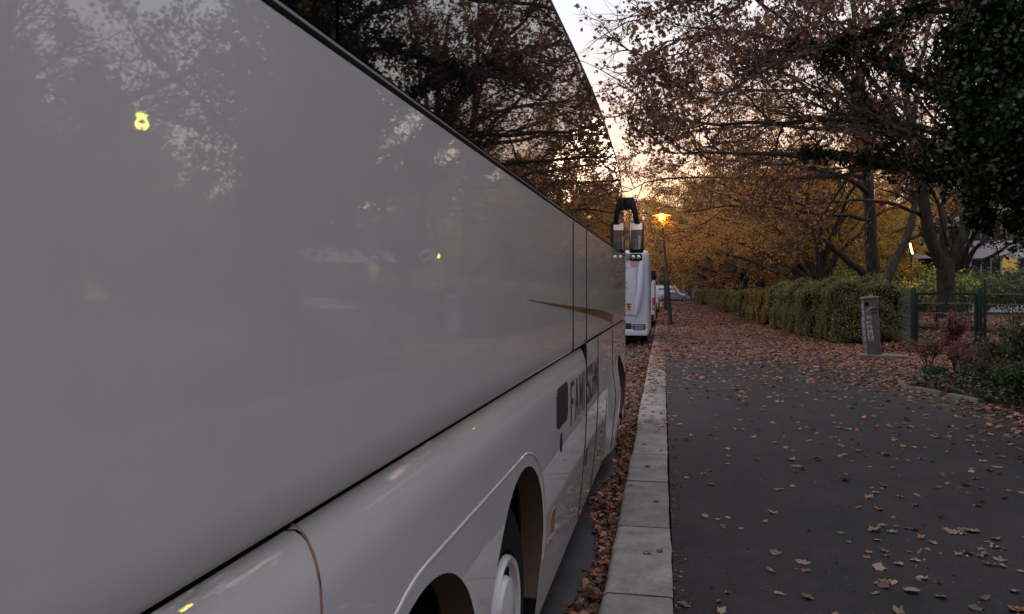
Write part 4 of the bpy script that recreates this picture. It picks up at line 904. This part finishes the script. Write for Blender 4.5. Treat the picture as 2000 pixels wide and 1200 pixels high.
for z, w_ in ((2.6, .12), (2.1, .14), (1.93, .17)): b = MB(); b.box((.36, -.045, z), (w_, .004, .018), Matrix.Rotation(R(12), 3, 'Y')); b.build('pinstripe', M['ink'], mh_)
b = MB(); b.box((1.20, 6.0, 2.45), (.18, .12, .40)); b.bar((1.06, 6.1, 2.1), (1.2, 6.05, 2.35), .04); b.build('wing_mirror', M['rubber'], mh_, bevel=.03)
b = MB(); b.box((0, 3.5, .40), (1.7, 6.4, .25)); b.build('underbody', M['dark'], mh_)

vn = empty('white_van', (-.38 - 1.0, 38.5, 0), 0, 'white van with red tail light parked in front of the motorhome', 'van')
loft2('body', [ring(0, .95, .35, 2.35, .16), ring(.1, 1.0, .3, 2.45, .16), ring(4.2, 1.0, .3, 2.5, .16), ring(4.9, .95, .35, 1.5, .2), ring(5.6, .85, .4, 1.1, .15)], M['vanwhite'], vn)
for sx_ in (-1, 1):
    b = MB(); b.box((sx_ * .93, -.0, 1.18), (.15, .08, .62)); b.build('tail_light', M['red'], vn, bevel=.03)
    b = MB(); b.box((sx_ * .93, -.045, 1.02), (.09, .02, .16)); b.build('reversing_light', M['paper'], vn, bevel=.01)
    for yy in (.9, 4.5): wheel_at(vn, (sx_ * .86, yy, .34))
b = MB(); b.box((0, -.02, .5), (1.9, .12, .3)); b.build('bumper', M['darkcar'], vn, bevel=.04)
b = MB(); b.box((0, -.005, 1.85), (1.5, .02, .6)); b.build('rear_window', M['winglass'], vn, bevel=.01)

def car(name, loc, rz, m, label, group=None, Lc=4.5, H=1.46, hood=True, box=False):
    t_ = empty(name, loc, rz, label, 'car' if not box else 'van', group); W_ = .89
    pr = [(0, .32), (.02, .62), (.10, .88), (.95, .98), (1.45, 1.02), (Lc - 1.0, 1.02), (Lc - .12, .95), (Lc, .62), (Lc - .02, .32)] if not box else [(0, .35), (.02, .8), (.15, 1.15), (.9, 1.3), (1.4, 1.35), (Lc - .05, 1.35), (Lc, .8), (Lc, .35)]
    gh = [(1.15, .99), (1.9, H - .02), (2.4, H), (Lc - .9, H - .05), (Lc - .25, .98)] if not box else [(.85, 1.29), (1.5, H - .1), (1.9, H), (Lc - .1, H), (Lc - .06, 1.34)]
    def ext(name_, P, w0, w1, m_, z0=None):
        n = len(P); zmin = min(p[1] for p in P); zmax = max(p[1] for p in P); V = []
        for s_ in (-1, 1):
            for (y_, z_) in P: u = (z_ - zmin) / (zmax - zmin); V.append((s_ * (w0 + (w1 - w0) * u), y_, z_))
        Fs = [tuple(range(n)), tuple(reversed(range(n, 2 * n)))] + [(k, (k + 1) % n, n + (k + 1) % n, n + k) for k in range(n)]
        b = MB(); b.add(V, Fs); return b.build(name_, m_, t_, bevel=.03)
    ext('body', pr, W_ * .97, W_, m); ext('cabin', gh, W_ * .93, W_ * .72, m)
    if not box:
        for s_ in (-1, 1):
            V = []
            for y_, z_ in ((1.42, 1.04), (1.98, H - .10), (Lc - 1.0, H - .12), (Lc - .5, 1.04)):
                u = (z_ - .99) / (H - .99); V.append((s_ * (W_ * .93 + (W_ * .72 - W_ * .93) * u + .012), y_, z_))
            b = MB(); V2 = [(v[0] - s_ * .02, v[1], v[2]) for v in V]; b.add(V + V2, [(0, 1, 2, 3), (7, 6, 5, 4)] + [(k, (k + 1) % 4, 4 + (k + 1) % 4, 4 + k) for k in range(4)]); b.build('side_window', M['winglass'], t_)
        b = MB(); b.add([(-.62, 1.16, 1.02), (.62, 1.16, 1.02), (.55, 1.84, H - .05), (-.55, 1.84, H - .05)], [(0, 1, 2, 3)]); b.build('windscreen', M['winglass'], t_)
        b = MB(); b.add([(-.62, Lc - .27, 1.04), (.62, Lc - .27, 1.04), (.55, Lc - .80, H - .10), (-.55, Lc - .80, H - .10)], [(0, 1, 2, 3)]); b.build('rear_window', M['winglass'], t_)
    else:
        b = MB()
        for s_ in (-1, 1): b.box((s_ * (W_ * .8 + .02), 2.9, (1.42 + H - .45) / 2 + .1), (.03, Lc - 2.6, .42))
        b.build('side_window', M['winglass'], t_)
    for s_ in (-1, 1):
        for yy in (.85, Lc - .85): wheel_at(t_, (s_ * (W_ - .08), yy, .32), .32, .2)
        b = MB(); b.box((s_ * .68, Lc - .0, .80), (.30, .06, .16)); b.build('tail_light', M['red'], t_, bevel=.02)
        b = MB(); b.box((s_ * .66, .02, .70), (.34, .06, .14)); b.build('headlight', M['paper'], t_, bevel=.02)
    return t_
# rear of these faces the camera: front points to -Y, so turn half round
car('parked_car', (-.40 - .9, 50 + 4.5, 0), pi, M['darkcar'], 'dark red parked car beyond the white van at the kerb', 'cars parked along the kerb')
car('parked_car', (-.36 - .9, 62 + 4.5, 0), pi, M['beigecar'], 'pale parked car beyond the dark red one at the kerb', 'cars parked along the kerb')
car('parked_car', (-.36 - .9, 71 + 4.5, 0), pi, M['silvercar'], 'small grey parked car farthest along the kerb', 'cars parked along the kerb')
car('silver_car', (4.05, 121.5, .09), pi / 2, M['silvercar'], 'silver car standing sideways across the far end of the pavement', 'vehicles on the cross street', H=1.5)
car('white_camper_van', (3.5, 125.2, .09), pi / 2, M['vanwhite'], 'white high roofed van right behind the silver car', 'vehicles on the cross street', Lc=5.2, H=2.5, box=True)

# ------------------------------------------------------------------ planting bed with shrubs
rng = np.random.default_rng(77)
edge = [(4.25, 15.2), (4.15, 14.4), (4.45, 13.6), (4.75, 12.4), (4.70, 11.2), (4.75, 9.8), (5.1, 8.2), (5.4, 6.5), (5.6, 4), (5.7, 0), (5.8, -8)]
def edge_x(y_):
    ys = [e[1] for e in edge][::-1]; xs = [e[0] for e in edge][::-1]; return np.interp(y_, ys, xs)
V = []; Fs = []; nx_, ny_ = 24, 60
for j in range(ny_ + 1):
    y_ = -8 + 24.5 * j / ny_
    for i in range(nx_ + 1):
        u = i / nx_; x_ = float(edge_x(y_)) + u * 5.5 + (max(0, y_ - 15.0) * 1.2); h_ = PZ - .02 + .22 * (1 - math.exp(-u * 9)) * (1 - sstep(14.8, 16.5, y_)) + .05 * sin(x_ * 3.1 + y_ * 1.7) * min(1, u * 6) + .03 * sin(x_ * 9 - y_ * 5) * min(1, u * 6); V.append((x_, y_, h_))
for j in range(ny_):
    for i in range(nx_): a = j * (nx_ + 1) + i; Fs.append((a, a + 1, a + nx_ + 2, a + nx_ + 1))
o = link('planting_bed', raw('planting_bed', V, Fs), M['soil'], smooth=True); tag(o, kind='structure')
def bedz(x_, y_): u = np.clip((x_ - edge_x(y_) - np.maximum(0, y_ - 15) * 1.2) / 5.5, 0, 1); return PZ - .02 + .22 * (1 - np.exp(-u * 9))
def edgestone(pts, label):
    b = MB(); 
    for (x0, y0), (x1, y1) in zip(pts[:-1], pts[1:]): pass
    P = [Vector((x_, y_, PZ + .03)) for x_, y_ in pts]; secs = []
    V = []; Fs = []
    for i, p in enumerate(P):
        d_ = (P[min(i + 1, len(P) - 1)] - P[max(i - 1, 0)]).normalized(); nrm = Vector((d_.y, -d_.x, 0)); wv = .006 * sin(i * 2.3)
        for a, z in ((-.07, -.06), (-.075, .045 + wv), (-.05, .07 + wv), (.05, .07 - wv), (.075, .04), (.075, -.06)): V.append(p + nrm * a * .8 + Vector((0, 0, z - .035)))
    n = 6
    for i in range(len(P) - 1):
        for k in range(n - 1): a = i * n + k; Fs.append((a, a + 1, a + 1 + n, a + n))
    Fs += [tuple(range(n)), tuple(reversed([(len(P) - 1) * n + k for k in range(n)]))]
    b.add(V, Fs); o = b.build('edging_stone', M['edging'], None, smooth=True, ang=50); tag(o, label, 'edging stone', 'stones edging the planting bed'); return o
edgestone([(4.20, 14.85), (4.12, 14.6), (4.14, 14.35), (4.25, 14.1), (4.38, 13.75), (4.44, 13.5)], 'pale rounded edging stone nearest to the column at the tip of the planting bed')
edgestone([(4.50, 13.38), (4.62, 13.0), (4.70, 12.7)], 'short edging stone half buried in leaves beside the bed')

def shrub(name, c, rx, rz, n, leaf, pal, label, cat='shrub', shape=OVAL, stems=7, seed=1, mt=None, open_=.5, group=None):
    rg = np.random.default_rng(seed); t_ = empty(name, c, 0, label, cat, group); b = MB(); tips = []
    for k in range(stems):
        a = rg.uniform(0, 2 * pi); r_ = rx * rg.uniform(.3, .95); e = Vector((cos(a) * r_, sin(a) * r_, rz * rg.uniform(.6, 1.0))); mid = e * .5 + Vector((0, 0, .1 * rz))
        b.tube([(0, 0, -.03), mid * .5, mid, e], [.012, .01, .008, .003], 4); 
        for j in range(5):
            u = rg.uniform(.3, 1); p = mid.lerp(e, u); q = p + Vector((rg.normal(0, .3) * rx, rg.normal(0, .3) * rx, rg.uniform(0, .25) * rz)); b.tube([p, q], [.005, .002], 3); tips.append((p, q))
        tips.append((mid, e))
    b.build('stems', M['bark'], t_)
    A = np.array([tuple(p) for p, _ in tips]); B2 = np.array([tuple(q) for _, q in tips]); i = rg.integers(0, len(tips), n); u = rg.uniform(0, 1, (n, 1))
    P = A[i] + (B2[i] - A[i]) * u + rg.normal(0, open_ * .22 * rx, (n, 3)); P[:, 2] = np.abs(P[:, 2])
    link('foliage', leaf_mesh('foliage', rg, P, leaf, shape, pal), mt or M['hedge'], t_); return t_
REDS = [(.13, .045, .042), (.10, .036, .036), (.15, .07, .055), (.09, .05, .042)]; DULL = [(.09, .055, .045), (.06, .04, .035), (.12, .07, .05), (.05, .055, .03)]
GRN = [(.022, .042, .014), (.032, .052, .018), (.017, .032, .012)]
def gd(x, y_, D_): p = at(x, y_, D_); p.z = float(bedz(p.x, p.y)) if p.y < 15.5 else PZ; return p
g5 = 'shrubs in the planting bed'
shrub('red_shrub', gd(1866, 700, 15.5), .30, 1.15, 2300, .055, REDS, 'tall dark red leaved shrub in front of the gate', seed=3, stems=11, group=g5)
shrub('low_shrub', gd(1812, 700, 15.8), .40, .62, 1500, .05, DULL + REDS[:1], 'low dull brown shrub left of the red shrub', seed=4, group=g5)
shrub('low_shrub', gd(1915, 700, 14.2), .55, .58, 2600, .06, DULL + REDS[:2], 'wide brownish shrub right of the red shrub', seed=5, stems=12, group=g5)
shrub('low_shrub', gd(1990, 700, 13.5), .65, .66, 3000, .06, DULL + GRN[:1], 'dim brown and green shrub at the right edge below the ivy', seed=6, stems=12, group=g5)
shrub('green_shrub', gd(1995, 760, 11.3), .45, .42, 2200, .06, GRN, 'small fresh green bush at the right edge of the bed', seed=7, stems=10, group=g5)
shrub('green_shrub', gd(1945, 740, 12.5), .42, .35, 1600, .06, GRN + DULL[:2], 'small green plant between leaves in the middle of the bed', seed=8, stems=9, group=g5)
shrub('green_shrub', gd(1820, 725, 14.6), .30, .22, 900, .055, [(.02, .04, .02), (.03, .05, .025)], 'low dark green tuft right behind the pale edging stone', seed=9, stems=8, group=g5)
shrub('dark_shrub', gd(2080, 700, 12.5), 1.0, .95, 4500, .08, IVY + DULL[:1], 'dark bush under the ivy tree at the right border', seed=10, stems=14, group=g5)
shrub('red_shrub', gd(1880, 720, 14.6), .33, .75, 1500, .055, REDS[:2] + DULL[:1], 'shorter wine red shrub just in front of the tall red one', seed=12, stems=9, group=g5)
for k, (x, y_, sc_, pl) in enumerate([(31, 18, 4.2, 'before the long building at its left end'), (31, 31, 4.6, 'before the middle of the long building'), (32, 44, 4.4, 'before the right part of the long building'), (34, 60, 4.8, 'before the right end of the long building'), (21, 13, 3.2, 'wide one at the back left'), (22, 4, 4, 'widest at the back'), (19, -6, 3.6, 'wide one at the back right'), (8.3, 5, 1.5, 'nearest to the ivy tree'), (8.0, 2, 1.6, 'in the middle'), (8.2, -1.2, 1.5, 'abreast of the rear wheels'), (8.0, -4.5, 1.7, 'farthest back')]):
    shrub('dark_shrub', (x, y_, PZ + .15), sc_, 2.2 if sc_ < 2 else 4.2, 5000 if sc_ < 2 else 11000, .1 if sc_ < 2 else .22, IVY + GREEN[:1], f'large dark bush mirrored in the coach, {pl}', seed=30 + k, stems=14, group='bushes mirrored in the coach')
# low bushes behind the fence
for k, (x, D_, h_, w_, pal, lb) in enumerate([(1765, 34, 1.9, 1.6, GOLD[2:] + GREEN, 'yellow green bush behind the fence between the two big trunks'), (1900, 33, 2.2, 1.7, GREEN + GOLD[3:4], 'green bush behind the gate right of the forked trunk'), (1980, 31, 2.4, 1.8, GREEN + DULL[:2], 'dim green bush behind the tall fence at the right edge'), (1690, 36, 2.4, 1.6, GREEN + GOLD[3:4], 'green bush behind the hedge corner under the upright maple'), (1830, 36, 2.3, 1.7, GREEN + GOLD[2:4], 'bush half hidden by the forked trunk'), (1600, 41, 2.2, 1.8, GREEN + GOLD[3:4], 'dim bush behind the second hedge block')]):
    p = at(x, 600, D_); p.z = PZ; shrub('garden_bush', p, w_, h_, 5200, .13, pal, lb, seed=50 + k, stems=14, group='bushes behind fence and hedge')

for k, (x, y_, lb) in enumerate([(-12, 131, 'dark clipped bush at the left end of the street'), (-5, 132, 'dark bush at the street end behind the parked cars'), (1.5, 131, 'dark bush behind the small grey car'), (8.5, 131, 'dark bush on the far corner right of the silver car'), (15.5, 132, 'dark bush on the far side of the cross street behind the hedge'), (23, 131, 'dark bush farthest right across the cross street')]):
    shrub('garden_bush', (x, y_, PZ), 4.2, 4.6, 9000, .34, GREEN + DULL[:2], lb, seed=70 + k, stems=16, group='bushes across the cross street')
fl = empty('apartment_block', (-26, 172, 0), 0, 'dim grey block of flats closing the view far behind the street end trees', 'building')
b = MB(); b.box((30, 6, 6.5), (66, 12, 13)); b.build('wall', M['concrete'], fl); b = MB(); b.box((30, 6, 13.2), (67, 13, .4)); b.build('roof', M['rubber'], fl)
for i in range(20):
    for j in range(4): b = MB(); b.box((-.5 + i * 3.2, -.03, 2.2 + j * 3.1), (1.5, .08, 1.5)); b.build('window', M['winglass'], fl)
# ground cover on the bed: ivy and small weeds
rg = np.random.default_rng(91); n = 15000; yy = rg.uniform(5.5, 15.8, n); xx = edge_x(yy) + .12 + rg.uniform(0, 1, n) ** 1.4 * 4.2 + np.maximum(0, yy - 15) * 1.2
zz = bedz(xx, yy) + rg.uniform(0, .10, n) + .06 * np.abs(np.sin(xx * 4) * np.cos(yy * 3)); P = np.stack([xx, yy, zz], 1)
o = link('ground_cover', leaf_mesh('ground_cover', rg, P, .075, KITE, IVY + GRN[:1] + DULL[:1], None, .5), M['evergreen_leaf']); tag(o, 'low dark ivy and weeds covering the planting bed', 'ground cover', kind='stuff')

# ------------------------------------------------------------------ fallen leaves
LP = [(.27, .12, .075), (.20, .085, .052), (.32, .17, .105), (.14, .06, .042), (.36, .14, .055), (.25, .095, .05), (.10, .055, .042)]
TAN = [(.27, .19, .14), (.21, .145, .11), (.13, .08, .06), (.32, .24, .18), (.19, .135, .12), (.26, .13, .055)]
rg = np.random.default_rng(123)
# templates of single fallen leaves, curled
curl_me = []
for v_ in range(9):
    sh = MAPLE * np.array([1, 1, 1.0]); sh = sh * np.array([rg.uniform(.8, 1.1), rg.uniform(.85, 1.15), 1]); k = len(sh)
    rr_ = np.sqrt(sh[:, 0] ** 2 + sh[:, 1] ** 2); mixr = rg.uniform(.15, .75); nr_ = rr_ * (1 - mixr) + rr_.mean() * mixr + rg.normal(0, .03, k); sh[:, :2] *= (nr_ / rr_)[:, None]
    r2_ = (sh[:, 0] ** 2 + sh[:, 1] ** 2); sh = sh.copy(); sh[:, 2] = rg.uniform(.1, .55) * r2_ + rg.normal(0, .045, k) + .03 + rg.uniform(-.2, .2) * sh[:, 0]
    cen = np.array([[0, 0, .02]]); Vv = np.vstack([sh, cen]); st0 = len(Vv); Vv = np.vstack([Vv, [(-.012, -.5, .02), (.012, -.5, .02), (.03, -.95, .05), (.015, -.95, .05)]])
    Vv[:, 2] -= Vv[:, 2].min() - .01
    Fs = [(i, (i + 1) % k, k) for i in range(k)] + [(st0, st0 + 1, st0 + 2), (st0, st0 + 2, st0 + 3)]
    for ci in range(4):
        me = raw('fallen_leaf', Vv, Fs); a = me.attributes.new('leaf_col', 'FLOAT_COLOR', 'FACE'); c = np.array(TAN[(v_ + ci * 2) % 6]) * rg.uniform(.8, 1.1)
        a.data.foreach_set('color', np.concatenate([np.r_[c * rg.uniform(.9, 1.1), 1] for _ in Fs]).astype(np.float32)); me.materials.append(M['litter']); curl_me.append((me, (v_ + ci * 2) % 6))
cn = ['pale tan', 'light brown', 'dark brown', 'bleached beige', 'greyish brown', 'orange brown']
def near_ok(x_, y_): return x_ < edge_x(y_) - .05
spots = []
while len(spots) < 275:
    y_ = rg.uniform(2.3, 10.5) if len(spots) > 110 else rg.uniform(2.3, 6.0); x_ = rg.uniform(.1, 5.2)
    d_ = .55 + .45 * sstep(4, 9, y_); 
    if x_ < 1.2 and y_ < 9: d_ *= .35
    if not near_ok(x_, y_) or rg.uniform() > d_: continue
    t_ = math.atan2(x_, y_)
    if t_ > R(24): continue
    spots.append((x_, y_))
spots = sorted(spots, key=lambda p: p[0] ** 2 + p[1] ** 2)
for (x_, y_) in spots:
    me, ci = curl_me[rg.integers(0, len(curl_me))]; o = bpy.data.objects.new('fallen_leaf', me); COL.objects.link(o)
    s_ = rg.uniform(.038, .078) + .045 * rg.uniform() ** 2; o.location = (x_, y_, PZ + .001); o.scale = (s_ * rg.uniform(.55, 1.1), s_, s_ * rg.uniform(.6, 1.6)); o.rotation_euler = (rg.normal(0, .08), rg.normal(0, .08), rg.uniform(0, 6.28))
    tag(o, f'{cn[ci]} curled leaf lying on the dark asphalt of the footway', 'leaf', 'single leaves scattered on the asphalt')
for (x_, y_) in ((-.10, 5.05), (-.02, 5.1), (-.2, 3.3), (-.25, 4.0), (-.05, 6.3), (-.15, 7.5), (-.02, 8.3), (-.2, 8.6), (.0, 3.9), (-.28, 6.8), (-.08, 9.4), (-.22, 10.1), (-.1, 9.9), (0, 10.4)):
    me, ci = curl_me[rg.integers(0, len(curl_me))]; o = bpy.data.objects.new('fallen_leaf', me); COL.objects.link(o); s_ = rg.uniform(.05, .08)
    o.location = (x_, y_, PZ + .008); o.scale = (s_,) * 3; o.rotation_euler = (0, 0, rg.uniform(0, 6.28)); tag(o, f'{cn[ci]} curled leaf lying on the pale granite kerb', 'leaf', 'leaves on the kerb stones')
# the litter
Ps = []
def scatter(n, x0, x1, y0, y1, dens, z=PZ, zr=.02):
    x_ = rg.uniform(x0, x1, n); y_ = rg.uniform(y0, y1, n); k = rg.uniform(size=n) < dens(x_, y_); x_, y_ = x_[k], y_[k]
    Ps.append(np.stack([x_, y_, z + rg.uniform(.004, zr, len(x_))], 1))
ss = lambda a, b_, x_: np.clip((x_ - a) / (b_ - a), 0, 1)
inb = lambda x_, y_: (x_ < edge_x(y_) + .4) | (y_ > 15)
scatter(9000, .05, 7.4, 9.5, 16, lambda x_, y_: (.03 + .16 * ss(10.5, 16, y_) ** 1.6 + .98 * np.exp(-np.abs(edge_x(y_) - x_) * 2.6)) * inb(x_, y_))
scatter(4200, 3.0, 5.9, 4, 10, lambda x_, y_: (.9 * np.exp(-np.abs(edge_x(y_) - x_) * 3.5)) * inb(x_, y_))
scatter(15000, .0, 7.5, 15, 24, lambda x_, y_: np.clip(.14 + .5 * ss(16.5, 24, y_) + .6 * ss(3.2, 5.5, x_) - .1 * ss(2.8, 1.2, x_), 0, 1), zr=.03)
scatter(17000, -.1, 7.5, 24, 40, lambda x_, y_: np.clip(.55 + .3 * np.sin(x_ * 1.3 + y_ * .3) + .4 * ss(3.5, 5, x_), 0, 1), zr=.03)
scatter(15000, -.1, 6, 40, 75, lambda x_, y_: .8 + 0 * x_, zr=.04); scatter(8000, -.1, 6, 75, 117, lambda x_, y_: .8 + 0 * x_, zr=.04)
scatter(900, KL + .03, KR, 9.5, 24, lambda x_, y_: .12 + .85 * ss(13, 22, y_), z=PZ + .008); scatter(1500, KL, KR, 24, 80, lambda x_, y_: .9 + 0 * x_)
Pm = np.concatenate(Ps); sc_ = np.interp(Pm[:, 1], [0, 20, 40, 117], [.07, .085, .11, .18])
def litter_mesh(name, P, sizes, pal, tilt=.28):
    n = len(P); Rm = rand_rot(rg, n, tilt); s_ = sizes * rg.uniform(.6, 1.25, n); V = np.einsum('nij,kj->nki', Rm, MAPLE * np.array([1, 1, 2.2])) * s_[:, None, None] + P[:, None, :]
    pal = np.array(pal); C = pal[rg.integers(0, len(pal), n)] * rg.uniform(.65, 1.3, (n, 1)); k = len(MAPLE); V[:, :, 2] = np.maximum(V[:, :, 2], P[:, None, 2] - .012)
    return np_mesh(name, V.reshape(-1, 3), np.arange(n * k).reshape(n, k), C)
o = link('leaf_litter', litter_mesh('leaf_litter', Pm, sc_, LP), M['litter']); tag(o, 'carpet of rust brown fallen leaves covering the pavement towards the hedge', 'leaf litter', kind='stuff')
# gutter
Ps = []
def gutter(n, y0, y1, dens=1.0, w_=.26):
    y_ = rg.uniform(y0, y1, n); u = rg.uniform(0, 1, n) ** 1.4; x_ = KL - .02 - u * (w_ + .08 * np.sin(y_ * 2.1)); z_ = (1 - u) * .06 * rg.uniform(.1, 1, n) + .008; Ps.append(np.stack([x_, y_, z_], 1))
gutter(1250, 2.4, 10, w_=.19); gutter(600, 6, 11, w_=.15); gutter(1500, 10, 20, w_=.55); gutter(2400, 18, 50, w_=.9); gutter(700, 1, 60, w_=2.2)
Pm = np.concatenate(Ps); o = link('gutter_leaves', litter_mesh('gutter_leaves', Pm, np.interp(Pm[:, 1], [0, 10, 40], [.06, .075, .11]), LP[:5] + [(.10, .055, .042), (.07, .04, .03)] * 2, .6), M['litter']); tag(o, 'drift of brown leaves piled in the gutter between coach and kerb', 'leaf litter', kind='stuff')
Ps = []
n_ = 1700; y_ = rg.uniform(2, 24, n_) ; y_ = y_[np.sin(y_ * 3.1) + rg.normal(0, .6, n_) > -.3]; x_ = KR + .01 + np.abs(rg.normal(0, .035, len(y_))); Ps.append(np.stack([x_, y_, PZ + rg.uniform(.003, .008, len(y_))], 1))
n_ = 2600; y_ = rg.uniform(2, 20, n_); x_ = rg.uniform(KR, 5, n_); k_ = inb(x_, y_) & (rg.uniform(size=n_) < .25 + .75 * x_ / 5); Ps.append(np.stack([x_[k_], y_[k_], np.full(k_.sum(), PZ + .003)], 1))
Pm = np.concatenate(Ps); o = link('leaf_crumbs', litter_mesh('leaf_crumbs', Pm, np.full(len(Pm), .020), LP[1:4] + [(.06, .045, .03), (.04, .04, .022)] * 3, .3), M['litter']); tag(o, 'dark crumbs of trodden leaves along the kerb joint and over the asphalt', 'leaf crumbs', kind='stuff')
# garden floor litter behind the hedge and under the trees
Ps = []; scatter(16000, 6.5, 22, 16, 60, lambda x_, y_: .8 + 0 * x_, z=PZ, zr=.05)
Pm = np.concatenate(Ps); o = link('garden_litter', litter_mesh('garden_litter', Pm, np.full(len(Pm), .14), LP, .4), M['litter']); tag(o, 'fallen leaves spread over the garden soil behind the fence', 'leaf litter', kind='stuff')
# leaf heap by the column
hp = gp(1745, 690); n = 1400; a = rg.uniform(0, 2 * pi, n); r_ = rg.uniform(0, 1, n) ** .5; P = np.stack([hp.x + .75 * r_ * np.cos(a), hp.y + .5 + .6 * r_ * np.sin(a), PZ + .22 * (1 - r_ ** 2) * rg.uniform(.5, 1, n) + .01], 1)
o = link('leaf_heap', litter_mesh('leaf_heap', P, np.full(n, .11), LP, .7), M['litter']); tag(o, 'heap of rust coloured leaves raked up right of the service column', 'leaf litter', kind='stuff')
